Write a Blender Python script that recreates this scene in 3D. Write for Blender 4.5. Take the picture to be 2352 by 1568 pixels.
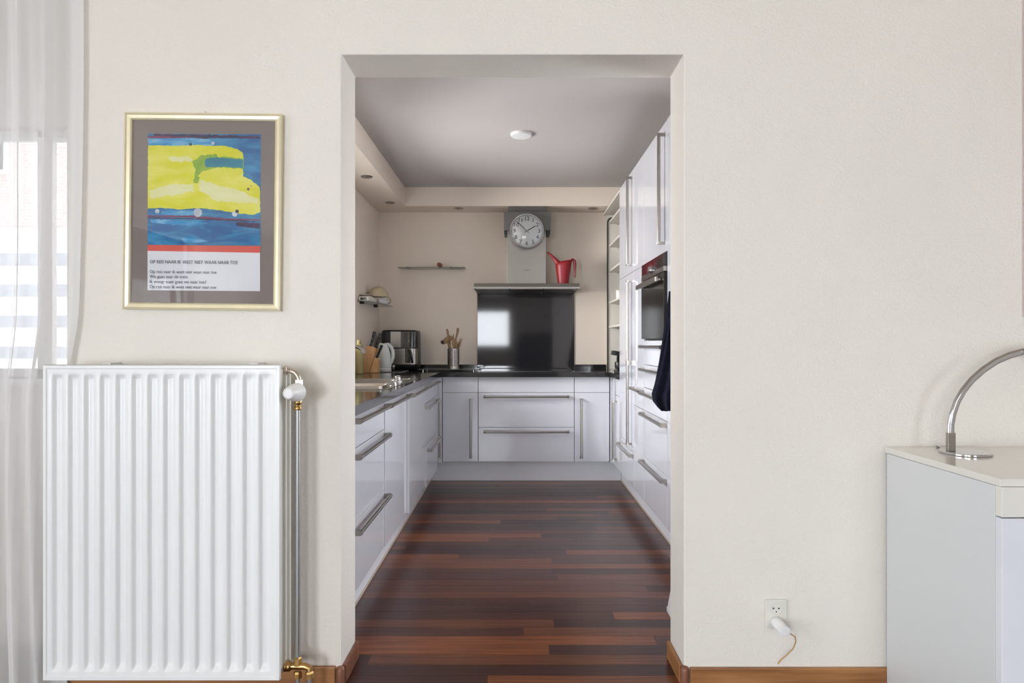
import bpy, math, random
from mathutils import Vector, Matrix
random.seed(7)
for o in list(bpy.data.objects): bpy.data.objects.remove(o)
SC = bpy.context.scene
COL = SC.collection
PI = math.pi
FPX, VX, VY, CH = 1430.0, 1182.0, 788.0, 1.16      # focal length in pixels, vanishing point, eye height

# ------------------------------------------------------------ camera
cam = bpy.data.cameras.new('camera'); co = bpy.data.objects.new('camera', cam); COL.objects.link(co)
cam.sensor_width = 36; cam.lens = FPX / 2352 * 36
cam.shift_x = -6 / 2352; cam.shift_y = 4 / 2352
cam.clip_start = 0.02
co.location = (0, 0, CH); co.rotation_euler = (PI / 2, 0, 0)
SC.camera = co
# ------------------------------------------------------------ view, world
SC.view_settings.view_transform = 'Standard'; SC.view_settings.look = 'None'
SC.view_settings.gamma = 1; SC.view_settings.use_curve_mapping = False
SC.view_settings.exposure = 0.75
w = bpy.data.worlds.new('sky'); SC.world = w; w.use_nodes = True
bg = w.node_tree.nodes['Background']; bg.inputs[0].default_value = (0.80, 0.90, 1.0, 1); bg.inputs[1].default_value = 3.6

def area(name, loc, rot, sx, sy, power, color):
    l = bpy.data.lights.new(name, 'AREA'); l.shape = 'RECTANGLE'; l.size = sx; l.size_y = sy
    l.energy = power; l.color = color
    o = bpy.data.objects.new(name, l); COL.objects.link(o); o.location = loc; o.rotation_euler = rot
    return o
# daylight by the windows and an added kitchen door (lights sit just outside the panes)
area('daylight_rear_window', (-0.80, -4.70, 1.52), (PI / 2, 0, 0), 1.4, 1.0, 30, (0.95, 0.97, 1.0))
area('daylight_terrace_door', (-2.55, -4.72, 1.15), (PI / 2, 0, 0), 1.5, 1.9, 100, (0.93, 0.965, 1.0))
area('daylight_east_glazing', (2.2, -4.72, 1.15), (PI / 2, 0, 0), 1.3, 1.9, 16, (0.93, 0.965, 1.0))
area('daylight_side_window', (-3.90, -1.2, 1.35), (0, -PI / 2, 0), 2.0, 3.2, 46, (0.97, 0.97, 1.0))
area('daylight_kitchen_window', (-1.68, 4.12, 1.62), (0, math.radians(-72), math.radians(24)), 0.9, 1.15, 54, (1.0, 0.98, 0.96))
area('fill_added_kitchen_door', (1.74, 2.74, 1.3), (0, math.radians(72), math.radians(-46)), 1.6, 0.7, 22, (0.97, 0.97, 1.0))  # fill through an added, unseen door, brightens the left and back cabinets

# ------------------------------------------------------------ materials
def mat(name, color, rough=0.5, metal=0.0, coat=0.0, spec=0.5, bump=None, noise=None, **kw):
    m = bpy.data.materials.new(name); m.use_nodes = True
    nt = m.node_tree; b = nt.nodes['Principled BSDF']
    b.inputs['Base Color'].default_value = (*color, 1); b.inputs['Roughness'].default_value = rough
    b.inputs['Metallic'].default_value = metal; b.inputs['Coat Weight'].default_value = coat
    b.inputs['Coat Roughness'].default_value = kw.get('coat_rough', 0.05)
    b.inputs['Specular IOR Level'].default_value = spec
    if 'trans' in kw: b.inputs['Transmission Weight'].default_value = kw['trans']; b.inputs['IOR'].default_value = 1.45
    tc = nt.nodes.new('ShaderNodeNewGeometry')
    mp = nt.nodes.new('ShaderNodeMapping'); nt.links.new(tc.outputs['Position'], mp.inputs[0])
    mp.inputs['Scale'].default_value = kw.get('stretch', (1, 1, 1))
    if bump:
        sc, st, dist = bump
        n = nt.nodes.new('ShaderNodeTexNoise'); n.inputs['Scale'].default_value = sc; n.inputs['Detail'].default_value = 3
        nt.links.new(mp.outputs[0], n.inputs['Vector'])
        bp = nt.nodes.new('ShaderNodeBump'); bp.inputs['Strength'].default_value = st; bp.inputs['Distance'].default_value = dist
        nt.links.new(n.outputs['Fac'], bp.inputs['Height']); nt.links.new(bp.outputs[0], b.inputs['Normal'])
    n2 = nt.nodes.new('ShaderNodeTexNoise'); sc2, amt = noise if noise else (6, 0.03)
    n2.inputs['Scale'].default_value = sc2; n2.inputs['Detail'].default_value = 4
    nt.links.new(mp.outputs[0], n2.inputs['Vector'])
    mr = nt.nodes.new('ShaderNodeMapRange'); mr.inputs[1].default_value = .3; mr.inputs[2].default_value = .7
    mr.inputs[3].default_value = 1 - amt; mr.inputs[4].default_value = 1 + amt
    nt.links.new(n2.outputs['Fac'], mr.inputs[0])
    hs = nt.nodes.new('ShaderNodeHueSaturation'); hs.inputs['Color'].default_value = (*color, 1)
    nt.links.new(mr.outputs[0], hs.inputs['Value']); nt.links.new(hs.outputs[0], b.inputs['Base Color'])
    return m

def glass_mat(name, tint=(1, 1, 1), ior=1.5, rough=0.02):
    m = bpy.data.materials.new(name); m.use_nodes = True; nt = m.node_tree
    nt.nodes.remove(nt.nodes['Principled BSDF']); out = nt.nodes['Material Output']
    t = nt.nodes.new('ShaderNodeBsdfTransparent'); t.inputs[0].default_value = (*tint, 1)
    g = nt.nodes.new('ShaderNodeBsdfGlossy'); g.inputs['Roughness'].default_value = rough
    f = nt.nodes.new('ShaderNodeFresnel'); f.inputs[0].default_value = ior
    x = nt.nodes.new('ShaderNodeMixShader'); nt.links.new(f.outputs[0], x.inputs[0])
    nt.links.new(t.outputs[0], x.inputs[1]); nt.links.new(g.outputs[0], x.inputs[2]); nt.links.new(x.outputs[0], out.inputs[0])
    return m

def curtain_mat():
    m = bpy.data.materials.new('sheer_voile'); m.use_nodes = True; nt = m.node_tree
    nt.nodes.remove(nt.nodes['Principled BSDF']); out = nt.nodes['Material Output']
    t = nt.nodes.new('ShaderNodeBsdfTransparent')
    d = nt.nodes.new('ShaderNodeBsdfDiffuse'); d.inputs[0].default_value = (.93, .92, .92, 1)
    l = nt.nodes.new('ShaderNodeBsdfTranslucent'); l.inputs[0].default_value = (.94, .93, .93, 1)
    a = nt.nodes.new('ShaderNodeMixShader'); a.inputs[0].default_value = .28
    nt.links.new(d.outputs[0], a.inputs[1]); nt.links.new(l.outputs[0], a.inputs[2])
    lw = nt.nodes.new('ShaderNodeLayerWeight'); lw.inputs[0].default_value = .25
    mr = nt.nodes.new('ShaderNodeMapRange'); mr.inputs[3].default_value = .70; mr.inputs[4].default_value = .98
    nt.links.new(lw.outputs['Facing'], mr.inputs[0])
    x = nt.nodes.new('ShaderNodeMixShader'); nt.links.new(mr.outputs[0], x.inputs[0])
    nt.links.new(t.outputs[0], x.inputs[1]); nt.links.new(a.outputs[0], x.inputs[2]); nt.links.new(x.outputs[0], out.inputs[0])
    return m

def plank_mat():
    m = bpy.data.materials.new('merbau_strip'); m.use_nodes = True; nt = m.node_tree; b = nt.nodes['Principled BSDF']
    oi = nt.nodes.new('ShaderNodeObjectInfo')
    cr = nt.nodes.new('ShaderNodeValToRGB'); e = cr.color_ramp.elements
    e[0].position = 0; e[0].color = (.042, .013, .010, 1); e[1].position = 1; e[1].color = (.29, .085, .028, 1)
    for p, c in ((.2, (.055, .018, .013)), (.48, (.085, .026, .015)), (.8, (.145, .046, .019))):
        k = e.new(p); k.color = (*c, 1)
    nt.links.new(oi.outputs['Random'], cr.inputs[0])
    g = nt.nodes.new('ShaderNodeNewGeometry'); mp = nt.nodes.new('ShaderNodeMapping'); mp.inputs['Scale'].default_value = (2.2, 60, 60)
    ad = nt.nodes.new('ShaderNodeVectorMath'); ad.operation = 'ADD'
    nt.links.new(g.outputs['Position'], mp.inputs[0]); nt.links.new(mp.outputs[0], ad.inputs[0])
    nt.links.new(oi.outputs['Random'], ad.inputs[1])
    n = nt.nodes.new('ShaderNodeTexNoise'); n.inputs['Scale'].default_value = 1.6; n.inputs['Detail'].default_value = 5
    nt.links.new(ad.outputs[0], n.inputs['Vector'])
    mr = nt.nodes.new('ShaderNodeMapRange'); mr.inputs[1].default_value = .3; mr.inputs[2].default_value = .7
    mr.inputs[3].default_value = .62; mr.inputs[4].default_value = 1.35
    nt.links.new(n.outputs['Fac'], mr.inputs[0])
    hs = nt.nodes.new('ShaderNodeHueSaturation'); nt.links.new(cr.outputs[0], hs.inputs['Color']); nt.links.new(mr.outputs[0], hs.inputs['Value'])
    nt.links.new(hs.outputs[0], b.inputs['Base Color'])
    b.inputs['Roughness'].default_value = .30; b.inputs['Specular IOR Level'].default_value = .5
    b.inputs['Coat Weight'].default_value = .15; b.inputs['Coat Roughness'].default_value = .16
    bp = nt.nodes.new('ShaderNodeBump'); bp.inputs['Strength'].default_value = .12; bp.inputs['Distance'].default_value = .002
    nt.links.new(n.outputs['Fac'], bp.inputs['Height']); nt.links.new(bp.outputs[0], b.inputs['Normal'])
    return m

def wood_mat(name, c1, c2, stretch, rough=.4):
    m = bpy.data.materials.new(name); m.use_nodes = True; nt = m.node_tree; b = nt.nodes['Principled BSDF']
    g = nt.nodes.new('ShaderNodeNewGeometry'); mp = nt.nodes.new('ShaderNodeMapping'); mp.inputs['Scale'].default_value = stretch
    nt.links.new(g.outputs['Position'], mp.inputs[0])
    n = nt.nodes.new('ShaderNodeTexNoise'); n.inputs['Scale'].default_value = 1.0; n.inputs['Detail'].default_value = 6
    nt.links.new(mp.outputs[0], n.inputs['Vector'])
    cr = nt.nodes.new('ShaderNodeValToRGB'); e = cr.color_ramp.elements
    e[0].position = .32; e[0].color = (*c1, 1); e[1].position = .68; e[1].color = (*c2, 1)
    nt.links.new(n.outputs['Fac'], cr.inputs[0]); nt.links.new(cr.outputs[0], b.inputs['Base Color'])
    b.inputs['Roughness'].default_value = rough
    return m

def brick_mat():
    m = bpy.data.materials.new('far_brickwork'); m.use_nodes = True; nt = m.node_tree; b = nt.nodes['Principled BSDF']
    g = nt.nodes.new('ShaderNodeNewGeometry'); sx = nt.nodes.new('ShaderNodeSeparateXYZ'); cx = nt.nodes.new('ShaderNodeCombineXYZ')
    nt.links.new(g.outputs['Position'], sx.inputs[0]); nt.links.new(sx.outputs[0], cx.inputs[0]); nt.links.new(sx.outputs[2], cx.inputs[1])
    t = nt.nodes.new('ShaderNodeTexBrick'); t.inputs['Color1'].default_value = (.60, .42, .38, 1); t.inputs['Color2'].default_value = (.52, .36, .33, 1)
    t.inputs['Mortar'].default_value = (.7, .66, .62, 1); t.inputs['Scale'].default_value = 4.0
    nt.links.new(cx.outputs[0], t.inputs['Vector']); nt.links.new(t.outputs[0], b.inputs['Base Color']); b.inputs['Roughness'].default_value = .9
    return m

M = {}
M['wall'] = mat('stucco_plaster', (.80, .76, .70), .92, spec=.2, bump=(130, .55, .004), noise=(3, .015))
M['kwall'] = mat('kitchen_plaster', (.82, .725, .625), .9, spec=.2, bump=(160, .2, .002), noise=(3, .02))
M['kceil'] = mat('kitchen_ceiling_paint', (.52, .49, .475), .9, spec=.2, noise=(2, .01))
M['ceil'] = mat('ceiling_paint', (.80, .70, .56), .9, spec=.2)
M['door'] = mat('gloss_white_lacquer', (.69, .695, .75), .10, coat=.7, spec=.5, noise=(1, .004))
M['carcass'] = mat('white_melamine', (.76, .75, .74), .45, noise=(2, .01))
M['plinth'] = mat('plinth_white', (.72, .73, .78), .3, noise=(1, .005))
M['strip'] = mat('beige_seal', (.52, .44, .36), .5)
M['canopy'] = mat('canopy_steel', (.10, .085, .07), .4, metal=.5)
M['steel'] = mat('brushed_steel', (.40, .375, .35), .28, metal=1, noise=(20, .04), stretch=(1, 1, 8))
M['steel_dark'] = mat('dark_steel', (.30, .28, .26), .3, metal=1)
M['hoodsteel'] = mat('hood_steel', (.34, .315, .29), .40, metal=1, noise=(30, .02), stretch=(1, 1, 12))
M['hoodcap'] = mat('hood_cap_grey', (.15, .14, .132), .5, metal=.4)
M['chrome'] = mat('chrome', (.58, .57, .59), .08, metal=1, noise=(1, .0))
M['sink'] = mat('sink_steel', (.66, .63, .58), .2, metal=1)
M['granite'] = mat('black_granite', (.017, .017, .018), .10, spec=.6, coat=.3, noise=(180, .2))
M['splash'] = mat('black_glass_panel', (.024, .024, .028), .055, spec=.7, coat=0, noise=(1, .05))
M['hob'] = mat('hob_glass', (.03, .03, .033), .18, spec=.8, coat=1)
M['black'] = mat('black_plastic', (.012, .012, .013), .35)
M['blackgloss'] = mat('black_gloss', (.010, .010, .012), .10, coat=.6)
M['ovenglass'] = mat('oven_glass', (.026, .022, .018), .10, spec=.22)
M['rubber'] = mat('black_rubber', (.02, .018, .017), .6)
M['red'] = mat('red_plastic', (.27, .008, .014), .42, noise=(4, .05))
M['white'] = mat('white_plastic', (.82, .82, .83), .35)
M['cream'] = mat('cream_plastic', (.74, .70, .63), .4)
M['offwhite'] = mat('outlet_white', (.74, .72, .66), .35)
M['kettle'] = mat('kettle_plastic', (.66, .69, .67), .3)
M['bowl'] = mat('beige_glaze', (.50, .42, .27), .45)
M['olive'] = mat('olive_tin', (.33, .28, .11), .5)
M['radiator'] = mat('radiator_enamel', (.83, .84, .85), .32, noise=(2, .008))
M['radin'] = mat('radiator_core', (.70, .69, .63), .5)
M['brass'] = mat('aged_brass', (.52, .33, .13), .3, metal=1, noise=(40, .25))
M['nickel'] = mat('nickel', (.60, .53, .45), .3, metal=1, noise=(40, .12))
M['pipe'] = mat('grey_pipe', (.42, .43, .43), .35, metal=.8)
M['skirt'] = wood_mat('oak_skirting', (.24, .095, .032), (.42, .20, .075), (3, 3, 45), .4)
M['skirtdark'] = wood_mat('dark_corner_bead', (.16, .06, .035), (.26, .11, .06), (30, 30, 4), .35)
M['bamboo'] = wood_mat('bamboo_block', (.52, .27, .11), (.68, .40, .19), (38, 3, 5), .45)
M['spoon'] = wood_mat('utensil_wood', (.20, .11, .05), (.36, .22, .10), (60, 60, 8), .6)
M['burnt'] = mat('burnt_wood', (.06, .035, .03), .7)
M['plank'] = plank_mat()
M['gap'] = mat('floor_gap', (.018, .009, .007), .8)
M['sheer'] = curtain_mat()
M['pane'] = glass_mat('window_glass')
M['picglass'] = glass_mat('picture_glass', ior=1.45, rough=.01)
M['shelfglass'] = mat('shelf_glass', (.40, .47, .42), .06, trans=.75)
M['clearglass'] = glass_mat('drinking_glass', tint=(.86, .86, .83), ior=1.7, rough=.03)
M['gold'] = mat('pale_gold_moulding', (.86, .79, .58), .30, metal=.35, noise=(12, .05))
M['mount'] = mat('taupe_mount', (.27, .22, .205), .85)
M['paper'] = mat('paper', (.84, .84, .88), .85)
M['ink'] = mat('ink_grey', (.16, .15, .18), .8)
M['cabside'] = mat('sideboard_white', (.68, .695, .70), .35, noise=(2, .01))
M['cabtop'] = mat('sideboard_top', (.76, .74, .69), .10, coat=.5, noise=(2, .01))
M['cabfront'] = mat('sideboard_front', (.74, .76, .82), .3)
M['cord'] = mat('orange_cord', (.52, .30, .12), .5)
M['navy'] = mat('navy_terry', (.008, .009, .018), .95, spec=.1, bump=(400, .8, .003), noise=(60, .3))
M['denim'] = mat('blue_stripe_cloth', (.06, .08, .20), .9, noise=(90, .4))
M['darkcloth'] = mat('dark_cloth', (.05, .05, .06), .9)
M['terrace'] = mat('terrace_tiles', (.62, .60, .57), .9)
M['fence'] = mat('grey_lilac_boards', (.38, .39, .44), .7)
M['render'] = mat('white_render', (.85, .84, .82), .9)
M['brick'] = brick_mat()
M['stone'] = mat('brown_stone', (.22, .07, .035), .5, noise=(80, .4))
M['dial'] = mat('clock_dial', (.80, .81, .80), .6, noise=(1, .0))
M['dialink'] = mat('clock_ink', (.02, .02, .022), .5)
M['lens'] = mat('lamp_lens', (.30, .27, .23), .2, metal=.6)
M['pinkcanvas'] = mat('pink_canvas', (.62, .50, .48), .8)
M['hole'] = mat('dark_hole', (.01, .01, .01), .8)

# ------------------------------------------------------------ mesh helpers
WL = {}
def W(px, py, Y):
    s = FPX / Y
    return Vector(((px - VX) / s, Y, CH - (py - VY) / s))
def X(px, Y): return (px - VX) * Y / FPX
def Z(py, Y): return CH - (py - VY) * Y / FPX

class MB:
    def __init__(s): s.v = []; s.f = []; s.m = []
    def add(s, vs, fs, mi=0):
        n = len(s.v); s.v += [tuple(v) for v in vs]
        for f in fs: s.f.append(tuple(i + n for i in f)); s.m.append(mi)
        return s
    def box(s, x0, x1, y0, y1, z0, z1, mi=0):
        x0, x1 = sorted((x0, x1)); y0, y1 = sorted((y0, y1)); z0, z1 = sorted((z0, z1))
        return s.add([(x0,y0,z0),(x1,y0,z0),(x1,y1,z0),(x0,y1,z0),(x0,y0,z1),(x1,y0,z1),(x1,y1,z1),(x0,y1,z1)],
              [(0,3,2,1),(4,5,6,7),(0,1,5,4),(1,2,6,5),(2,3,7,6),(3,0,4,7)], mi)
    def loft(s, rings, cap=True, mi=0, closed=False):
        n = len(rings[0]); vs = [p for r in rings for p in r]; fs = []
        R = len(rings)
        for i in range(R if closed else R - 1):
            a, b = i * n, ((i + 1) % R) * n
            for j in range(n):
                k = (j + 1) % n; fs.append((a + j, a + k, b + k, b + j))
        if cap and not closed: fs += [tuple(range(n))[::-1], tuple((R - 1) * n + j for j in range(n))]
        return s.add(vs, fs, mi)
    def tube(s, path, r, n=12, cap=True, mi=0, flat=1.0, up=None):
        P = [Vector(p) for p in path]; rs = r if isinstance(r, (list, tuple)) else [r] * len(P)
        rings = []; u = None
        for i, p in enumerate(P):
            t = (P[min(i + 1, len(P) - 1)] - P[max(i - 1, 0)]).normalized()
            if u is None:
                a = Vector(up) if up else (Vector((0, 0, 1)) if abs(t.z) < .9 else Vector((1, 0, 0)))
                u = (a - t * a.dot(t)).normalized()
            else: u = (u - t * u.dot(t)).normalized()
            v = t.cross(u)
            rings.append([p + (u * math.cos(2*PI*k/n) + v * flat * math.sin(2*PI*k/n)) * rs[i] for k in range(n)])
        return s.loft(rings, cap, mi)
    def cyl(s, a, b, r, n=16, r2=None, mi=0): return s.tube([a, b], [r, r if r2 is None else r2], n, mi=mi)
    def lathe(s, prof, c, axis='z', n=32, mi=0, cap=True):
        c = Vector(c); rings = []
        for (r, h) in prof:
            ring = []
            for k in range(n):
                a = 2*PI*k/n; x, y = r*math.cos(a), r*math.sin(a)
                ring.append(c + (Vector((x, y, h)) if axis == 'z' else Vector((x, h, y)) if axis == 'y' else Vector((h, x, y))))
            rings.append(ring)
        return s.loft(rings, cap, mi)
    def prism(s, poly, a, b, axis='y', mi=0):
        def P(p, t): return (p[0], t, p[1]) if axis == 'y' else (t, p[0], p[1]) if axis == 'x' else (p[0], p[1], t)
        return s.loft([[P(p, a) for p in poly], [P(p, b) for p in poly]], True, mi)
    def build(s, name, mats, parent=None, bevel=0, smooth=False, seg=2, auto=None):
        me = bpy.data.meshes.new(name)
        o = bpy.data.objects.new(name, me)
        if parent is None:
            xs, ys, zs = zip(*s.v); base = Vector(((min(xs)+max(xs))/2, (min(ys)+max(ys))/2, min(zs)))
            o.location = base; WL[o.name] = base
        else:
            base = WL[parent.name]; WL[o.name] = base.copy(); o.parent = parent
        me.from_pydata([tuple(Vector(v) - base) for v in s.v], [], s.f)
        ml = mats if isinstance(mats, (list, tuple)) else [mats]
        for q in ml: me.materials.append(M[q] if isinstance(q, str) else q)
        for p, mi in zip(me.polygons, s.m): p.material_index = mi
        me.update()
        import bmesh
        bm = bmesh.new(); bm.from_mesh(me); bmesh.ops.recalc_face_normals(bm, faces=bm.faces)
        if smooth:
            for f in bm.faces: f.smooth = len(f.verts) <= 4
            for e in bm.edges:
                if len(e.link_faces) == 2 and e.calc_face_angle(0) > math.radians(auto or 38): e.smooth = False
        bm.to_mesh(me); bm.free()
        COL.objects.link(o)
        if bevel:
            bv = o.modifiers.new('bevel', 'BEVEL'); bv.width = bevel; bv.segments = seg; bv.limit_method = 'ANGLE'; bv.angle_limit = math.radians(40)
        return o

def tag(o, label, cat, group=None):
    o['label'] = label; o['category'] = cat
    if group: o['group'] = group
    return o
def thing(name, loc, label, cat, group=None):
    o = bpy.data.objects.new(name, None); COL.objects.link(o); o.location = loc; o.empty_display_size = .1
    WL[o.name] = Vector(loc); return tag(o, label, cat, group)
def struct(o): o['kind'] = 'structure'; return o
def B(x0, x1, y0, y1, z0, z1): return MB().box(x0, x1, y0, y1, z0, z1)

def text_part(name, body, size, center, parent, m='ink', align='CENTER', depth=.0004, rot=None, bold=0.0, sx=1.0):
    cu = bpy.data.curves.new(name, 'FONT'); cu.body = body; cu.size = size; cu.align_x = align; cu.align_y = 'CENTER'
    cu.extrude = depth; cu.offset = bold; cu.resolution_u = 3
    t = bpy.data.objects.new('tmp', cu); COL.objects.link(t)
    dg = bpy.context.evaluated_depsgraph_get(); me = bpy.data.meshes.new_from_object(t.evaluated_get(dg)); me.name = name
    bpy.data.objects.remove(t); bpy.data.curves.remove(cu)
    mt = (rot or Matrix.Rotation(PI / 2, 4, 'X')) @ Matrix.Diagonal((sx, 1, 1, 1))
    me.transform(Matrix.Translation(Vector(center) - WL[parent.name]) @ mt)
    me.materials.clear(); me.materials.append(M[m])
    o = bpy.data.objects.new(name, me); COL.objects.link(o); o.parent = parent; WL[o.name] = WL[parent.name].copy()
    return o

# ============================================================ STRUCTURE
YF, YB, YK = 2.112, 2.299, 5.80          # room face and kitchen face of the dividing wall, kitchen back wall
XL, XR, ZO = -.588, .5746, 2.139         # opening
HC = 2.547
XKL, XKR = -1.258, 1.44
RX0, RX1, RY0 = -3.6, 3.2, -4.5
YW = 2.395                               # facade window wall
# dividing wall, with opening
m = MB()
def wall_grid(mb, xs, zs, holes, y0, y1):
    for i in range(len(xs) - 1):
        for j in range(len(zs) - 1):
            if (i, j) in holes: continue
            mb.box(xs[i], xs[i+1], y0, y1, zs[j], zs[j+1])
pts = [(-1.50, 0), (XL, 0), (XL, ZO), (XR, ZO), (XR, 0), (RX1, 0), (RX1, HC), (-1.50, HC)]
m.prism(pts, YF, YB)
struct(m.build('wall_front', 'wall', bevel=.004, seg=2))
# kitchen left wall with the window above the sink
KW = (3.45, 4.86, 1.12, 2.12)
m = MB(); m.box(-1.50, XKL, YB, KW[0], 0, HC); m.box(-1.50, XKL, KW[1], YK, 0, HC)
m.box(-1.50, XKL, KW[0], KW[1], 0, KW[2]); m.box(-1.50, XKL, KW[0], KW[1], KW[3], HC)
struct(m.build('wall_left', 'kwall'))
struct(B(-1.50, XKR + .2, YK, YK + .2, 0, HC).build('wall_back', 'kwall'))
m = MB(); m.box(XKR, XKR+.2, YB, 2.40, 0, HC); m.box(XKR, XKR+.2, 3.16, YK, 0, HC); m.box(XKR, XKR+.2, 2.40, 3.16, 2.12, HC)
struct(m.build('wall_right', 'kwall'))
m = MB(); dx_ = XKR + .08
m.box(dx_, dx_+.05, 2.40, 2.49, 0, 2.12).box(dx_, dx_+.05, 3.07, 3.16, 0, 2.12).box(dx_, dx_+.05, 2.49, 3.07, 0, .45).box(dx_, dx_+.05, 2.49, 3.07, 2.02, 2.12)
k = struct(m.build('added_door_1', 'white', bevel=.004))  # unseen glazed door, added to let fill light into the kitchen
B(dx_+.02, dx_+.026, 2.49, 3.07, .45, 2.02).build('pane', 'pane', k)
MB().tube([(dx_-.04, 2.44, 1.05), (dx_-.04, 2.56, 1.05)], .009, 12).box(dx_-.045, dx_-.0002, 2.435, 2.45, 1.04, 1.06).build('door_handle', 'steel', k)
k = struct(MB().box(-1.41, -1.36, KW[0], KW[1], KW[2], KW[2]+.05).box(-1.41, -1.36, KW[0], KW[1], KW[3]-.05, KW[3])
       .box(-1.41, -1.36, KW[0], KW[0]+.05, KW[2], KW[3]).box(-1.41, -1.36, KW[1]-.05, KW[1], KW[2], KW[3])
       .box(-1.41, -1.36, 4.14, 4.19, KW[2], KW[3]).build('window_2', 'white', bevel=.004))
B(-1.388, -1.384, KW[0]+.05, 4.14, KW[2]+.05, KW[3]-.05).build('pane', 'pane', k)
B(-1.388, -1.384, 4.19, KW[1]-.05, KW[2]+.05, KW[3]-.05).build('pane', 'pane', k)
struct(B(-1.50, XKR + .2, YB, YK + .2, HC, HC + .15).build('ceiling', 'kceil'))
# soffit bulkhead along the kitchen left, back and right walls
ZS, YS, XS = 2.377, 5.525, -.974
m = MB(); m.prism([(XKL, YB), (XS, YB), (XS, YS), (XKR, YS), (XKR, YK), (XKL, YK)], ZS, HC, 'z')
struct(m.build('trim_1', 'kwall', bevel=.003))
# living room shell
struct(B(RX0, RX1, RY0, YF, HC + .02, HC + .17).build('ceiling_room', 'ceil'))
struct(B(RX1, RX1 + .15, RY0, YB, 0, HC + .02).build('wall_east', 'wall'))
m = MB(); xs = [RX0, -3.32, -1.78, -1.50, -.11, 1.53, 2.87, RX1]; zs = [0, .18, 1.05, 2.02, 2.12, HC + .02]
wall_grid(m, xs, zs, {(1, 1), (1, 2), (1, 3), (3, 2), (5, 1), (5, 2), (5, 3)}, RY0 - .15, RY0)
struct(m.build('wall_rear', 'wall'))
k = struct(MB().box(-1.50, -.11, RY0-.10, RY0-.04, 1.05, 1.10).box(-1.50, -.11, RY0-.10, RY0-.04, 1.97, 2.02)
       .box(-1.50, -1.45, RY0-.10, RY0-.04, 1.05, 2.02).box(-.16, -.11, RY0-.10, RY0-.04, 1.05, 2.02)
       .build('window_3', 'white', bevel=.004))
B(-1.45, -.16, RY0-.072, RY0-.068, 1.10, 1.97).build('pane', 'pane', k)
for nm, a, b in (('window_5', -3.32, -1.78), ('window_6', 1.53, 2.87)):
    m = MB(); c = (a + b)/2
    for x in (a, c - .03, b - .06): m.box(x, x + .06, RY0-.10, RY0-.04, .18, 2.12)
    m.box(a, b, RY0-.10, RY0-.04, .18, .24).box(a, b, RY0-.10, RY0-.04, 2.06, 2.12)
    k = struct(m.build(nm, 'white', bevel=.004))
    B(a+.06, c-.03, RY0-.072, RY0-.068, .24, 2.06).build('pane', 'pane', k); B(c+.03, b-.06, RY0-.072, RY0-.068, .24, 2.06).build('pane', 'pane', k)
# room left wall with a tall window
m = MB()
SWY = (-2.8, .4, .35, 2.35)
m.box(RX0-.15, RX0, RY0, SWY[0], 0, HC+.02).box(RX0-.15, RX0, SWY[1], YW+.2, 0, HC+.02)
m.box(RX0-.15, RX0, SWY[0], SWY[1], 0, SWY[2]).box(RX0-.15, RX0, SWY[0], SWY[1], SWY[3], HC+.02)
struct(m.build('wall_west', 'wall'))
m = MB()
for y in (SWY[0], -1.75, -.68, SWY[1]-.06): m.box(RX0-.11, RX0-.05, y, y+.06, SWY[2], SWY[3])
m.box(RX0-.11, RX0-.05, SWY[0], SWY[1], SWY[2], SWY[2]+.06).box(RX0-.11, RX0-.05, SWY[0], SWY[1], SWY[3]-.06, SWY[3])
k = struct(m.build('window_4', 'white', bevel=.004))
for a, b in ((SWY[0]+.06, -1.75), (-1.69, -.68), (-.62, SWY[1]-.06)):
    B(RX0-.082, RX0-.078, a, b, SWY[2]+.06, SWY[3]-.06).build('pane', 'pane', k)
# facade wall behind the sheer curtain
WX0, WX1, WZ0, WZ1 = -3.30, X(154, YW), 1.025, Z(289, YW)
m = MB(); xs = [RX0, WX0, WX1, -1.50]; zs = [0, WZ0, WZ1, HC + .02]
wall_grid(m, xs, zs, {(1, 1)}, YW, YW + .18)
struct(m.build('wall_window', 'wall'))
m = MB()
for x in (WX0, -2.55, -1.875, WX1 - .035): m.box(x, x + .035, YW+.05, YW+.11, WZ0, WZ1)
m.box(WX0, WX1, YW+.05, YW+.11, WZ0, WZ0+.035).box(WX0, WX1, YW+.05, YW+.11, WZ1-.03, WZ1)
k = struct(m.build('window_1', 'white', bevel=.003))
B(WX0, WX1 + .0, YW-.03, YW+.05, WZ0-.03, WZ0).build('window_sill', 'white', k, bevel=.004)
for a, b in ((WX0+.035, -2.55), (-2.515, -1.875), (-1.84, WX1-.035)):
    B(a, b, YW+.078, YW+.082, WZ0+.035, WZ1-.03).build('pane', 'pane', k)
struct(B(RX0, -1.50, YW-.014, YW, 0, .085).build('baseboard_window', 'cream', bevel=.003))
struct(B(RX0, -1.50, YF, YW, HC+.02, HC+.17).build('ceiling_bay', 'ceil'))
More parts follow.
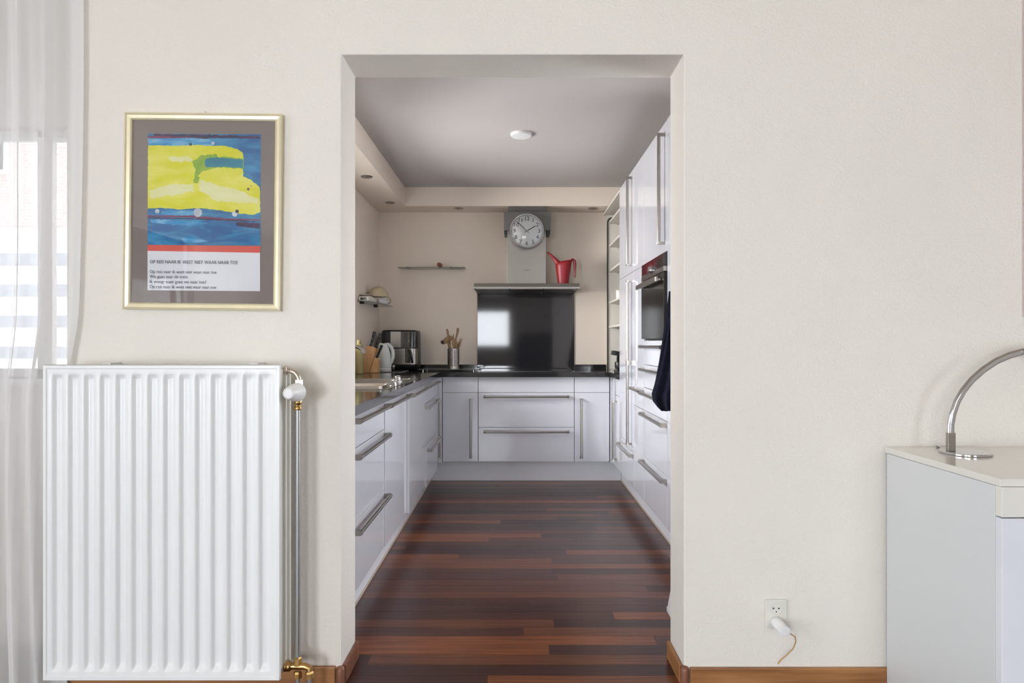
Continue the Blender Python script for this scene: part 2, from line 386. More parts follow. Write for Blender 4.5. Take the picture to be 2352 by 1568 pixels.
# floor: base slab, strips as separate boards
fl = struct(B(RX0, RX1, RY0, YK, -.10, -.006).build('floor', 'gap'))
um = bpy.data.meshes.new('plank'); q = MB().box(0, 1, 0, 1, 0, 1)
um.from_pydata(q.v, [], q.f); um.materials.append(M['plank']); um.update()
PW = .0735; y = 5.262; rows = 0; nplank = 0
fb = WL[fl.name]
while y > 1.62:
    xa, xb = (-.86 if y > YB else -1.44), (1.43 if y < 3.3 else 1.0)
    if y - PW < YB - .01: xa, xb = (-.60, .62) if y > YF else (-1.35, 1.45)
    xx = xa - random.random() * .8
    while xx < xb:
        L = random.choice((.5, .8, 1.05, 1.3, 1.5, 1.7)) * random.uniform(.9, 1.1)
        x0, x1 = max(xx, xa), min(xx + L, xb)
        if x1 - x0 > .02:
            o = bpy.data.objects.new('plank', um); COL.objects.link(o); o.parent = fl
            dz = random.uniform(0, .0006)
            o.location = Vector((x0 + .0004, y - PW + .0005, -.0058)) - fb; o.scale = (x1 - x0 - .0008, PW - .001, .0052 + dz)
            nplank += 1
        xx += L
    y -= PW; rows += 1
yend = y
# remaining boards of the living room, out of view
m = MB()
yy = yend
while yy > RY0:
    xx = RX0
    while xx < RX1:
        L = random.uniform(.6, 1.4); m.box(xx + .0005, min(xx + L, RX1) - .0005, max(yy - PW, RY0) + .0005, yy, -.0058, -.0004); xx += L
    yy -= PW
yy = yend
while yy < YF:
    m.box(RX0, -1.351, yy, min(yy + PW - .001, YF), -.0058, -.0004); m.box(1.451, RX1, yy, min(yy + PW - .001, YF), -.0058, -.0004); yy += PW
m.box(RX0, -1.501, YF, YW, -.0058, -.0004)
o = m.build('plank_field', 'plank', fl); o['kind'] = 'stuff'
# baseboards (oak) with rounded corner beads
BT, BHt = .014, .064
struct(B(XR + .018, RX1, YF - BT, YF - .0005, 0, BHt).build('baseboard_right', 'skirt', bevel=.003))
struct(B(-1.50, XL - .018, YF - BT, YF - .0005, 0, BHt + .004).build('baseboard_left', 'skirt', bevel=.003))
struct(B(XR - BT, XR - .0005, YF + .012, YB, 0, BHt).build('baseboard_reveal_right', 'skirt', bevel=.004))
struct(B(XL + .0005, XL + BT, YF + .012, YB, 0, BHt).build('baseboard_reveal_left', 'skirtdark', bevel=.004))
for nm, cx in (('trim_2', XR + .002), ('trim_3', XL - .002)):
    struct(MB().lathe([(.0145, 0), (.0145, BHt - .008), (.012, BHt - .001), (.006, BHt + .003)], (cx, YF - .002, 0), n=20).build(nm, 'skirtdark', smooth=True))

# ============================================================ CABINETS
def handle_mb(ax, a, b, c, face, d):
    """bar handle from a to b along axis; c = the other in-plane coordinate; face = door plane; d = direction code"""
    mb = MB(); R = .0095; P = .031
    def pt(t, off, cc=0):
        dx = face + d[1] * off
        if d[0] == 'x':
            return (dx, t, c + cc) if ax == 'y' else (dx, c + cc, t)
        return (t, dx, c + cc) if ax == 'x' else (c + cc, dx, t)
    mb.tube([pt(a + .002, P), pt(b - .002, P)], R, 14)
    for t0, t1 in ((a, a + .013), (b - .013, b)):
        ring = []
        for t in (t0, t1):
            r = [pt(t, 0.0002, -.011), pt(t, P, -.0115), pt(t, P + .008, -.008), pt(t, P + .0115, 0), pt(t, P + .008, .008), pt(t, P, .0115), pt(t, 0.0002, .011)]
            ring.append(r)
        mb.loft(ring)
    return mb

def front(kind, parent, d, face, u0, u1, z0, z1, handles=(), m='door', th=.019):
    """a door or drawer front; d=('x',+1) means facing +x. handles: (axis, a, b, c)"""
    g = .0016
    if d[0] == 'x': mb = B(face - d[1]*th, face, u0 + g, u1 - g, z0 + g, z1 - g)
    else: mb = B(u0 + g, u1 - g, face - d[1]*th, face, z0 + g, z1 - g)
    o = mb.build(kind, m, parent, bevel=.0015)
    for (ax, a, b, c) in handles:
        handle_mb(ax, a, b, c, face, d).build('handle', 'steel', o, smooth=True)
    return o

LX = -.638; dL = ('x', 1)
def left_body(root, y0, y1, face, top=.8785):
    f = face - .0205
    MB().box(XKL + .002, f, y0, y1, .16, top).box(XKL + .002, -.725, y0, y1, 0, .16).build('body', 'carcass', root)
L3 = [(.163, .442), (.442, .739), (.739, .877)]
HZ = [.415, .711, .853]
# near drawer unit
r = thing('drawer_cabinet', (-.93, 2.74, 0), 'white gloss three-drawer base cabinet nearest the doorway on the left run', 'cabinet', 'white gloss kitchen base cabinets')
left_body(r, 2.315, 3.047, LX)
B(LX - .019, LX, 2.318, 2.436, .163, .877).build('filler_panel', 'door', r, bevel=.001)
for (a, b), h in zip(L3, HZ): front('drawer', r, dL, LX, 2.438, 3.047, a, b, [('y', 2.442, 3.045, h)])
# dishwasher front
r = thing('dishwasher', (-.93, 3.35, 0), 'built-in dishwasher behind one full-height white gloss panel under the sink drainer', 'dishwasher')
left_body(r, 3.05, 3.646, LX + .004, .74)
front('door', r, dL, LX + .004, 3.048, 3.648, .163, .877, [('y', 3.052, 3.645, .853)])
# sink unit, standing slightly proud
r = thing('sink_cabinet', (-.93, 3.98, 0), 'white gloss sink cabinet with a full door standing proud of its neighbours', 'cabinet', 'white gloss kitchen base cabinets')
left_body(r, 3.652, 4.305, LX + .019, .74)
front('door', r, dL, LX + .019, 3.650, 4.306, .163, .877, [('y', 3.66, 4.30, .853)], th=.024)
r = thing('drawer_cabinet', (-.93, 4.6, 0), 'white gloss three-drawer base cabinet deepest on the left run below the knife block', 'cabinet', 'white gloss kitchen base cabinets')
left_body(r, 4.31, 4.928, LX + .010)
for (a, b), h in zip(L3, HZ): front('drawer', r, dL, LX + (.027 if a < .2 else .016), 4.308, 4.928, a, b, [('y', 4.33, 4.92, h)], th=.021)
# left corner
r = thing('corner_cabinet', (-.95, 5.35, 0), 'white gloss corner cabinet in the back left corner with a narrow door', 'cabinet', 'white gloss kitchen base cabinets')
MB().box(XKL + .002, LX - .0205, 4.932, YK - .002, .16, .8785).box(XKL + .002, -.725, 4.932, YK - .002, 0, .16).build('body', 'carcass', r)
front('door', r, dL, LX, 4.93, 5.175, .163, .739, [('z', .225, .70, 5.05)])
front('drawer', r, dL, LX, 4.93, 5.175, .739, .877)
B(-.6575, -.604, 5.185, 5.203, .163, .877).build('filler_panel', 'door', r, bevel=.001)
# back run
BYF = 5.20; dB = ('y', -1)
def back_body(root, x0, x1):
    MB().box(x0, x1, BYF + .0205, YK - .002, .165, .8785).box(x0, x1, 5.28, YK - .002, 0, .165).build('body', 'carcass', root)
r = thing('base_cabinet', (-.46, 5.5, 0), 'white gloss base cabinet with single door left of the wide drawers on the back run', 'cabinet', 'white gloss kitchen base cabinets')
back_body(r, -.6, -.307)
front('door', r, dB, BYF, -.602, -.3055, .172, .748, [('z', .205, .70, X(1081, 5.17))]); front('fascia_panel', r, dB, BYF, -.602, -.3055, .748, .880)
r = thing('hob_cabinet', (.1, 5.5, 0), 'wide white gloss cabinet with two long-handled drawers below the hob', 'cabinet', 'white gloss kitchen base cabinets')
back_body(r, -.302, .497)
front('fascia_panel', r, dB, BYF, -.3045, .4985, .748, .880)
front('drawer', r, dB, BYF, -.3045, .4985, .458, .748, [('x', X(1111, 5.17), X(1307, 5.17), Z(911, 5.17))])
front('drawer', r, dB, BYF, -.3045, .4985, .172, .458, [('x', X(1111, 5.17), X(1307, 5.17), Z(992, 5.17))])
r = thing('base_cabinet', (.65, 5.5, 0), 'white gloss base cabinet with single door right of the wide drawers on the back run', 'cabinet', 'white gloss kitchen base cabinets')
back_body(r, .504, .79)
front('door', r, dB, BYF, .4995, .793, .172, .748, [('z', .205, .70, X(1335.5, 5.17))]); front('fascia_panel', r, dB, BYF, .4995, .793, .748, .880)
# right run
RX = .818; dR = ('x', -1)
r = thing('corner_cabinet', (1.1, 5.3, 0), 'white gloss corner cabinet in the back right corner with a narrow door', 'cabinet', 'white gloss kitchen base cabinets')
MB().box(RX + .0205, XKR - .002, 4.862, YK - .002, .16, .8785).box(.915, XKR - .002, 4.862, YK - .002, 0, .16).build('body', 'carcass', r)
front('door', r, dR, RX, 4.862, 5.19, .163, .741, [('z', .225, .70, 4.98)]); front('drawer', r, dR, RX, 4.862, 5.19, .741, .877)
B(.799, .835, 5.203, 5.219, .163, .878).build('filler_panel', 'door', r)
ZT = 2.362
r = thing('fridge_cabinet', (1.12, 4.56, 0), 'tall white gloss fridge column with long vertical bars beside the open shelves', 'cabinet', 'tall white gloss columns of the right run')
MB().box(RX + .0205, XKR - .002, 4.272, 4.855, .16, ZT).box(.915, XKR - .002, 4.272, 4.855, 0, .16).build('body', 'carcass', r)
front('drawer', r, dR, RX, 4.270, 4.857, .163, .443, [('y', 4.275, 4.82, .385)])
front('door', r, dR, RX, 4.270, 4.857, .443, 1.654, [('z', .452, 1.020, 4.345), ('z', 1.024, 1.598, 4.345)])
front('door', r, dR, RX, 4.270, 4.857, 1.654, ZT, [('z', 1.70, 2.32, 4.345)])
r = thing('larder_cabinet', (1.12, 4.1, 0), 'narrow tall white gloss column between the fridge column and the oven', 'cabinet', 'tall white gloss columns of the right run')
MB().box(RX + .0205, XKR - .002, 3.936, 4.267, .16, ZT).box(.915, XKR - .002, 3.936, 4.267, 0, .16).build('body', 'carcass', r)
front('door', r, dR, RX, 3.934, 4.270, .163, .737)
front('door', r, dR, RX, 3.934, 4.270, .737, 1.654, [('y', 3.944, 4.266, .853)])
front('door', r, dR, RX, 3.934, 4.270, 1.654, ZT)
r = thing('oven_cabinet', (1.12, 3.6, 0), 'tall white gloss column holding the black oven above five drawers', 'cabinet', 'tall white gloss columns of the right run')
m = MB(); XC = RX + .0205
m.box(XC, XKR-.002, 3.336, 3.932, .16, 1.176).box(XC, XKR-.002, 3.336, 3.932, 1.655, ZT).box(.915, XKR-.002, 3.265, 3.932, 0, .16)
m.box(XC, XKR-.002, 3.915, 3.932, 1.176, 1.655).box(XC, XKR-.002, 3.336, 3.353, 1.176, 1.655).box(1.40, XKR-.002, 3.353, 3.915, 1.176, 1.655)
m.build('body', 'carcass', r)
for a, b, h in ((.163, .443, .417), (.443, .737, .717), (.737, .882, .846), (.882, 1.026, .995), (1.026, 1.176, 1.138)):
    front('drawer', r, dR, RX, 3.336, 3.932, a, b, [('y', 3.345, 3.925, h)])
front('door', r, dR, RX, 3.336, 3.932, 1.654, ZT, [('z', 1.70, 2.305, 3.40)])
B(RX, XKR - .002, 3.266, 3.334, .163, ZT).build('end_panel', 'door', r, bevel=.001)
# oven
r = thing('oven', (1.0, 3.64, 1.178), 'black built-in oven with steel bar handle in the tall white column', 'oven')
B(RX + .004, 1.36, 3.36, 3.91, 1.180, 1.646).build('body', 'black', r)
B(RX - .016, RX + .003, 3.342, 3.928, 1.578, 1.648).build('control_panel', 'blackgloss', r, bevel=.001)
B(RX - .018, RX + .003, 3.342, 3.928, 1.548, 1.576).build('trim_strip', 'steel_dark', r, bevel=.001)
dr = B(RX - .018, RX + .003, 3.342, 3.928, 1.186, 1.545).build('door', 'ovenglass', r, bevel=.002)
MB().box(RX - .060, RX - .044, 3.36, 3.905, 1.492, 1.522).box(RX-.045, RX-.0182, 3.39, 3.41, 1.50, 1.515).box(RX-.045, RX-.0182, 3.86, 3.88, 1.50, 1.515).build('handle', 'steel', dr, bevel=.004)
MB().lathe([(.021, 0), (.021, -.006), (.017, -.024), (.015, -.026)], (RX - .0165, 3.63, 1.585), 'x', 24).build('knob', 'chrome', r, smooth=True)
# plinths
for nm, args, lb in (('plinth', (-.724, -.708, 2.31, 5.262, .0, .158), 'white plinth board along the foot of the left cabinets'),
                     ('plinth', (-.706, .898, 5.262, 5.278, .0, .158), 'white plinth board along the foot of the back cabinets'),
                     ('plinth', (.900, .914, 3.262, 5.262, .0, .158), 'white plinth board along the foot of the right cabinets')):
    o = B(*args).build(nm, 'plinth', bevel=.001); tag(o, lb, 'plinth')
    if args[1] < 0: B(-.7078, -.702, 2.31, 5.262, .0002, .010).build('seal_strip', 'strip', o)
    elif args[0] > 0: B(.894, .8998, 3.262, 5.262, .0002, .010).build('seal_strip', 'strip', o)
# worktop (U) with sink cut-out
m = MB(); WZ, WT = .880, .920; XWF = -.612; YWF = 5.146; XWR = .788
SX0, SX1, SY0, SY1 = -1.11, -.665, 3.225, 4.225
m.box(XKL + .001, SX0, 2.302, YK - .001, WZ, WT).box(SX1, XWF, 2.302, YWF, WZ, WT)
m.box(SX0, SX1, 2.302, SY0, WZ, WT).box(SX0, SX1, SY1, YWF, WZ, WT)
m.box(SX0, XWR, YWF, YK - .001, WZ, WT).box(XWR, XKR - .001, 4.858, YK - .001, WZ, WT)
o = m.build('worktop', 'granite'); tag(o, 'polished black stone worktop running round three sides of the kitchen', 'worktop')
B(XKL + .001, -.3475, YK-.013, YK-.001, WT+.0002, .962).build('upstand', 'granite', o); B(.557, .850, YK-.013, YK-.001, WT+.0002, .962).build('upstand', 'granite', o)

# ============================================================ SINK, TAP
r = thing('sink', (-.89, 3.72, .92), 'stainless steel inset sink with ridged drainer in the black worktop', 'sink')
m = MB(); t0, t1 = .9202, .9225; bx0, bx1, by0, by1 = -1.06, -.775, 3.56, 4.06
cx0, cx1, cy0, cy1 = -1.02, -.70, 4.085, 4.20
dx0, dx1, dy0, dy1 = -1.08, -.69, 3.25, 3.52
m.box(SX0-.01, SX1+.01, SY0-.01, dy0, t0, t1).box(SX0-.01, SX1+.01, dy1, by0, t0, t1).box(SX0-.01, SX1+.01, by1, cy0, t0, t1).box(SX0-.01, SX1+.01, cy1, SY1+.01, t0, t1)
for y0, y1, a, b in ((dy0, dy1, dx0, dx1), (by0, by1, bx0, bx1), (cy0, cy1, cx0, cx1)):
    m.box(SX0-.01, a, y0, y1, t0, t1).box(b, SX1+.01, y0, y1, t0, t1)
m.build('rim', 'sink', r)
def bowl(x0, x1, y0, y1, zb, name, c=.03):
    mb = MB()
    def ring(i, z):
        x_0, x_1, y_0, y_1 = x0+i, x1-i, y0+i, y1-i; cc = min(c, (x_1-x_0)/2-.001, (y_1-y_0)/2-.001); P = []
        for cx, cy, a0 in ((x_1-cc, y_1-cc, 0), (x_0+cc, y_1-cc, PI/2), (x_0+cc, y_0+cc, PI), (x_1-cc, y_0+cc, 1.5*PI)):
            for k in range(5): a = a0 + k*PI/8; P.append((cx+cc*math.cos(a), cy+cc*math.sin(a), z))
        return P
    mb.loft([ring(-.001, t1-.0005), ring(.004, t1-.01), ring(.01, zb+.02), ring(.03, zb)], cap=False)
    n = len(mb.v); mb.f.append(tuple(range(n-20, n))); mb.m.append(0)
    return mb.build(name, 'sink' if name == 'drainer' else 'steel_dark', r, smooth=True)  # basins get a darker steel that stands in for the shade inside
bowl(bx0, bx1, by0, by1, .76, 'basin'); bowl(cx0, cx1, cy0, cy1, .86, 'half_basin', .02)
bowl(dx0, dx1, dy0, dy1, .914, 'drainer')
m = MB()
for i in range(9):
    x = dx0 + .05 + i * .036; m.tube([(x, dy0+.05, .9165), (x, dy1-.05, .9165)], .0055, 8)
m.build('ridges', 'sink', r, smooth=True)
r = thing('sink_control_knob', (-.718, 3.85, .9225), 'small chrome waste knob on the sink rim near the front edge', 'knob')
MB().lathe([(.030, .0002), (.030, .006), (.022, .010), (.018, .028), (.021, .033), (.012, .040)], (-.722, 3.85, .9225), n=18).build('turning_knob', 'chrome', r, smooth=True)
r = thing('kitchen_tap', (-1.165, 4.0, .92), 'chrome curved spout tap reaching over the sink at the doorway edge', 'tap')
MB().lathe([(.026, .0003), (.026, .012), (.018, .02), (.018, .11), (.015, .12)], (-1.165, 4.0, .92), n=20).build('base', 'chrome', r, smooth=True)
pth = [(-1.165, 4.0, 1.03), (-1.155, 4.0, 1.09), (-1.12, 4.0, 1.128), (-1.06, 4.0, 1.142), (-1.01, 4.0, 1.137), (-.98, 4.0, 1.12), (-.962, 4.0, 1.095)]
MB().tube(pth, [.013, .013, .012, .012, .012, .012, .013], 14).build('spout', 'chrome', r, smooth=True)
MB().tube([(-1.165, 3.98, 1.0), (-1.165, 3.92, 1.03)], .007, 10).build('lever', 'chrome', r, smooth=True)

# ============================================================ WORKTOP ITEMS
o = MB().lathe([(.030, 0), (.034, .004), (.034, .20), (.030, .225), (.016, .235), (.016, .262), (.012, .265)], (-1.215, 4.86, .9202), n=24).build('bottle', 'olive', smooth=True)
tag(o, 'olive yellow bottle standing against the left wall behind the tap', 'bottle')
Yb = 5.05
r = thing('knife_block', (X(845, Yb), Yb, .92), 'slanted bamboo knife block standing on the worktop beside the white kettle', 'knife block')
def pw(pts, Y): return [(X(a, Y), Z(b, Y)) for a, b in pts]
Yn = 5.0
m = MB().prism(pw([(820, 857), (841.5, 793), (864.5, 801), (847, 857)], Yn), Yn, Yn + .10)
v = [( a[0], a[1], max(a[2], .9215)) for a in m.v]; m.v = v; m.build('block_body', 'bamboo', r, bevel=.002)
m = MB().prism(pw([(847.6, 857), (859.5, 821), (868, 823.5), (867, 857)], Yn), Yn + .005, Yn + .095)
m.v = [(a[0], a[1], max(a[2], .9215)) for a in m.v]; m.build('front_block', 'bamboo', r, bevel=.002)
def knife(p0, p1, rw, label, rivets=3):
    a, b = W(*p0, Yn + .05), W(*p1, Yn + .05); d = (b - a).normalized(); n = Vector((-d.z, 0, d.x))
    k = thing('kitchen_knife', a, label, 'knife', 'black-handled knives in the knife block')
    MB().tube([a, a + (b-a)*.15, a + (b-a)*.5, a + (b-a)*.85, b - d*.004, b], [rw*.9, rw*.75, rw*.7, rw*.95, rw*.9, rw*.3], 12, flat=.55, up=n).build('grip', 'black', k, smooth=True)
    bl = MB().tube([a - d*.05, a + d*.002], [rw*.5, rw*.6], 8, flat=.1, up=n); bl.build('blade', 'steel', k)
    if rivets:
        for i in range(rivets):
            c = a + (b-a)*(.18 + .32*i); MB().cyl(c + Vector((0, -rw*.62, 0)), c + Vector((0, -rw*.3, 0)), .0028, 10).build('rivet', 'steel', k)
knife((851.3, 794.5), (860.5, 761), .0135, 'knife with riveted black grip, leftmost in the bamboo block')
knife((864.5, 799.5), (874.5, 765), .0135, 'knife with riveted black grip, second from the left in the bamboo block')
knife((865.5, 821.5), (877.5, 792), .0125, 'small plain black knife in the low front part of the bamboo block', 0)
o = MB().prism([(X(868, 5.2), 5.10), (X(922, 5.15), 5.12), (X(938, 5.4), 5.42), (X(872, 5.4), 5.42)], .9204, .926, 'z').build('glass_tray', 'shelfglass', bevel=.001)
tag(o, 'flat glass tray lying under the white kettle', 'tray')
Ykt = 5.26; kx = X(883, Ykt)
r = thing('electric_kettle', (kx, Ykt, .9265), 'pale grey jug kettle with curved handle between knife block and black fryer', 'kettle')
MB().lathe([(.060, .0003), (.062, .004), (.062, .020), (.058, .024)], (kx - .003, Ykt, .9265), n=28).build('power_base', 'white', r, smooth=True)
m = MB(); rings = []
for zz, cx, rx in ((.951, 0, .056), (.965, 0, .060), (1.02, -.002, .059), (1.08, -.004, .053), (1.12, -.006, .046), (1.148, -.009, .041), (1.158, -.011, .030)):
    rings.append([(kx + cx + rx*math.cos(2*PI*k/28) - (.010 if (zz > 1.11 and math.cos(2*PI*k/28) < -.9) else 0), Ykt + rx*math.sin(2*PI*k/28), zz + .006*(-math.cos(2*PI*k/28) if zz > 1.1 else 0)) for k in range(28)])
m.loft(rings); m.build('jug', 'kettle', r, smooth=True)
hp = [W(884, 790, Ykt), W(892, 790.5, Ykt), W(898.5, 797, Ykt), W(902.5, 807, Ykt), W(903, 818, Ykt), W(900, 829, Ykt), W(893.5, 840, Ykt), W(889, 844, Ykt)]
MB().tube(hp, [.010, .014, .0155, .016, .016, .0155, .013, .009], 12, flat=1.2).build('handle', 'kettle', r, smooth=True)
r = thing('salt_shaker', (X(904, 5.3), 5.28, .9262), 'small clear shaker with steel lid right of the kettle', 'shaker')
sx = X(904, 5.28)
MB().lathe([(.012, .0003), (.013, .002), (.012, .034)], (sx, 5.28, .9262), n=14).build('glass_body', 'clearglass', r, smooth=True)
MB().lathe([(.0125, .0345), (.0125, .046), (.008, .050)], (sx, 5.28, .9262), n=14).build('lid', 'steel', r, smooth=True)
# air fryer
Ya = 5.47; ax0, ax1 = X(872, Ya), X(957, Ya)
r = thing('air_fryer', ((ax0+ax1)/2, 5.6, .92), 'black and steel air fryer with drawer handle in the back left corner', 'air fryer')
def rbox(x0, x1, y0, y1, c, z, ins=0):
    P = []; x0 += ins; x1 -= ins; y0 += ins; y1 -= ins
    for cx, cy, a0 in ((x1-c, y1-c, 0), (x0+c, y1-c, PI/2), (x0+c, y0+c, PI), (x1-c, y0+c, 1.5*PI)):
        for k in range(7): a = a0 + k*PI/12; P.append((cx+c*math.cos(a), cy+c*math.sin(a), z))
    return P
A = (ax0, ax1, Ya + .006, 5.775, .055)
MB().loft([rbox(*A, .9205, .02), rbox(*A, .9305, .004), rbox(*A, .972, .0), rbox(*A, 1.15, .003), rbox(*A, 1.262, .006), rbox(*A, 1.274, .012), rbox(*A, 1.277, .03)]).build('body', 'black', r, smooth=True, auto=60)
def shell(x0, x1, z0, z1, off, ins0, ins1, m_, nm, th=.004):
    """curved plate hugging the front right corner of the body"""
    mb = MB(); pr = []
    c = .055
    path = []
    n = 8
    for k in range(n+1): path.append((x0 + (ax1 - c - x0)*k/n, Ya + .006))
    if x1 > ax1 - c:
        for k in range(1, 7):
            a = 1.5*PI + k*PI/14; path.append((ax1 - c + c*math.cos(a), Ya + .006 + c + c*math.sin(a)))
    else: path = [(x0 + (x1-x0)*k/n, Ya+.006) for k in range(n+1)]
    cen = Vector((ax1 - c - .03, Ya + .006 + c + .06))
    def off_(p, d):
        v = Vector(p) - Vector((min(p[0], ax1 - c), Ya + .006 + c)); v = v.normalized(); return (p[0] + v.x*d, p[1] + v.y*d)
    sec = []
    for p in path:
        a, b = off_(p, off), off_(p, off - th)
        sec.append([(a[0], a[1] + ins0, z0), (a[0], a[1] + ins1, z1), (b[0], b[1] + ins1, z1), (b[0], b[1] + ins0, z0)])
    mb.loft(sec); return mb.build(nm, m_, r, smooth=True)
fx = X(898, Ya)
shell(fx - .005, ax1, .975, 1.112, .004, 0, .001, 'steel', 'drawer')
shell(fx - .005, ax1, 1.122, 1.262, .004, .001, .006, 'steel', 'front_panel')
shell(X(920, Ya), X(951, Ya), 1.122, 1.262, .0055, .001, .006, 'blackgloss', 'control_panel')
m = MB(); ha = W(934, 801, Ya - .02)
m.tube([W(938, 803, Ya - .003), W(942, 805, Ya - .035), W(945.5, 818, Ya - .038), W(947, 830, Ya - .036), W(947.5, 834, Ya-.03)], [.012, .012, .011, .010, .007], 12).box(X(931, Ya), X(943, Ya), Ya - .022, Ya + .004, Z(833, Ya), Z(800, Ya))
m.build('drawer_handle', 'blackgloss', r, smooth=True, auto=50)
MB().lathe([(.0035, 0), (.0035, -.003)], W(937.5, 784.5, Ya - .001), 'y', 14).build('button', 'white', r)
# raised glass board and utensil pot
r = thing('glass_board', (-.6, 5.45, .92), 'thin greenish glass board on small feet left of the hob under the utensil pot', 'board')
gx0, gx1 = X(959, 5.3), X(1098, 5.3)
B(gx0, gx1, 5.32, 5.62, .932, .938).build('glass_plate', 'shelfglass', r, bevel=.0015)
for fxx, fy in ((gx0+.04, 5.34), (gx1-.04, 5.34), (gx0+.04, 5.60), (gx1-.04, 5.60)):
    MB().lathe([(.008, .0003), (.008, .0115)], (fxx, fy, .92), n=12).build('foot', 'chrome', r, smooth=True)
Yu = 5.52; ux = X(1041.5, Yu); ub = .9385; uh = .176; ur = .0525
r = thing('utensil_pot', (ux, Yu, ub), 'perforated stainless steel utensil pot on the glass board', 'pot')
m = MB(); n, rows = 72, 36; vs = []; fs = []
for j in range(rows + 1):
    for i in range(n): a = 2*PI*i/n; vs.append((ux + ur*math.cos(a), Yu + ur*math.sin(a), ub + .0005 + uh*j/rows))
for j in range(rows):
    for i in range(n):
        if 3 < j < 32 and j % 3 == 1 and i % 2 == 0 and (i // 2) % 4 != 3: continue
        fs.append((j*n+i, j*n+(i+1) % n, (j+1)*n+(i+1) % n, (j+1)*n+i))
fs.append(tuple(range(n))); m.add(vs, fs)
o = m.build('perforated_wall', 'steel', r, smooth=True); sd = o.modifiers.new('solid', 'SOLIDIFY'); sd.thickness = .0012
MB().lathe([(.046, .004), (.046, .165)], (ux, Yu, ub), n=24, cap=False).build('shade_liner', 'black', r, smooth=True)  # added black liner, stands in for the shade behind the holes
def utensil(name, label, parts, cat='wooden spoon'):
    base = W(*parts[0][0], Yu)
    k = thing(name, base, label, cat, 'wooden utensils in the steel pot')
    for (pn, path, rad, fl, mt_, dy) in [(p[1], p[2], p[3], p[4], p[5], p[6]) for p in parts]:
        MB().tube([W(a, b, Yu + dy) for a, b in path], [q/FPX*Yu for q in rad], 14, flat=fl, up=(0, -1, 0) if False else None).build(pn, mt_, k, smooth=True)
utensil('wooden_ladle', 'wooden scoop with a dark burnt rim leaning out left of the pot',
   [((1031, 815), 'handle', [(1034, 815), (1033, 797), (1029, 786), (1027, 781)], [3, 3, 2.6, 2.2], 1, 'spoon', -.012),
    ((0, 0), 'bowl', [(1019, 787), (1024, 782), (1031, 777.5), (1037, 774.5), (1039, 773)], [4, 6.2, 6.6, 5, 2], .55, 'spoon', -.022),
    ((0, 0), 'burnt_rim', [(1013.5, 783), (1016, 785.5), (1020, 785)], [3, 4.8, 5.4], .55, 'burnt', -.022)])
utensil('wooden_spatula', 'rounded wooden handle rising at the left of the pot', 
   [((1036, 815), 'handle', [(1036, 815), (1031, 775), (1028, 762), (1027, 757), (1026.8, 755)], [2, 2.4, 2.8, 2.4, 1], .8, 'spoon', .012)], 'spatula')
utensil('wooden_spoon', 'broad wooden spoon bowl facing forward above the pot rim',
   [((1044, 815), 'handle', [(1045, 815), (1045, 800)], [2, 2], 1, 'spoon', -.018), ((0, 0), 'bowl', [(1046, 801), (1045.5, 794), (1044.5, 787), (1042.5, 781), (1041, 778.5)], [3, 6, 6.8, 5, 2], .35, 'spoon', -.018)])
utensil('long_wooden_spoon', 'tallest wooden handle rising at the right of the pot',
   [((1044, 815), 'handle', [(1044, 815), (1047, 778), (1049.5, 768), (1051.3, 760), (1051.5, 755), (1051.3, 752.5)], [1.6, 1.8, 2.4, 3.1, 2.6, 1], .8, 'spoon', .015)])
utensil('wooden_stick', 'thin short wooden stick tip in the middle of the pot',
   [((1042, 815), 'handle', [(1042, 815), (1041.5, 775), (1041.3, 767)], [1.4, 1.4, .8], 1, 'spoon', .02)], 'stick')
utensil('wooden_fork', 'wooden fork with three thin prongs at the far right of the pot',
   [((1050, 815), 'handle', [(1049, 815), (1052.5, 798)], [1.6, 2.2], .8, 'spoon', 0), ((0, 0), 'head', [(1052.5, 799), (1054, 793), (1055.5, 788)], [2, 3.4, 3.2], .4, 'spoon', 0)]
   + [((0, 0), 'prong', [(1055.5 + dx*.6, 789), (1059 + dx, 776.5 + abs(dx) * .2)], [.9, .7], 1, 'spoon', 0) for dx in (-2.6, 0, 3.0)], 'fork')

# hob
r = thing('induction_hob', (.1, 5.44, .92), 'flat black glass hob with thin steel edge under the range hood', 'hob')
B(-.292, .492, 5.20, 5.70, .9203, .9265).build('glass_surface', 'hob', r, bevel=.0015)
B(-.300, -.2925, 5.196, 5.704, .9203, .9275).build('edge_profile', 'steel', r); B(.4925, .500, 5.196, 5.704, .9203, .9275).build('edge_profile', 'steel', r)
# splashback
o = B(X(1096.5, YK - .015), X(1319, YK - .015), YK - .011, YK - .001, .9210, Z(669, YK) - .02).build('splashback', 'splash', bevel=.001)
tag(o, 'glossy black splashback panel on the back wall between hob and range hood', 'splashback')

# ============================================================ RANGE HOOD, CLOCK, CAN
hx = X(1209.5, 5.3)
r = thing('range_hood', (hx, 5.55, 1.62), 'flat steel range hood with a tall square chimney above the hob', 'range hood')
ht = Z(650.5, 5.30)
MB().box(hx - .45, hx + .45, 5.296, YK - .001, ht - .028, ht).build('canopy', 'canopy', r, bevel=.002)
MB().box(hx - .452, hx + .452, 5.291, 5.3, ht - .046, ht - .029).box(hx - .452, hx - .440, 5.3, YK - .002, ht - .046, ht - .0285).box(hx + .440, hx + .452, 5.3, YK - .002, ht - .046, ht - .0285).build('light_rail', 'hoodsteel', r, bevel=.001)
m = MB()
for k in range(3): m.box(hx - .43 + k*.29, hx - .15 + k*.29, 5.31, YK - .03, ht - .050, ht - .0285)
m.build('grease_filters', 'steel_dark', r, bevel=.002)
for k in range(2): B(hx - .148 + k*.29, hx - .138 + k*.29 + .01, 5.33, 5.36, ht - .056, ht - .0505).build('filter_latch', 'black', r)
YC = 5.50
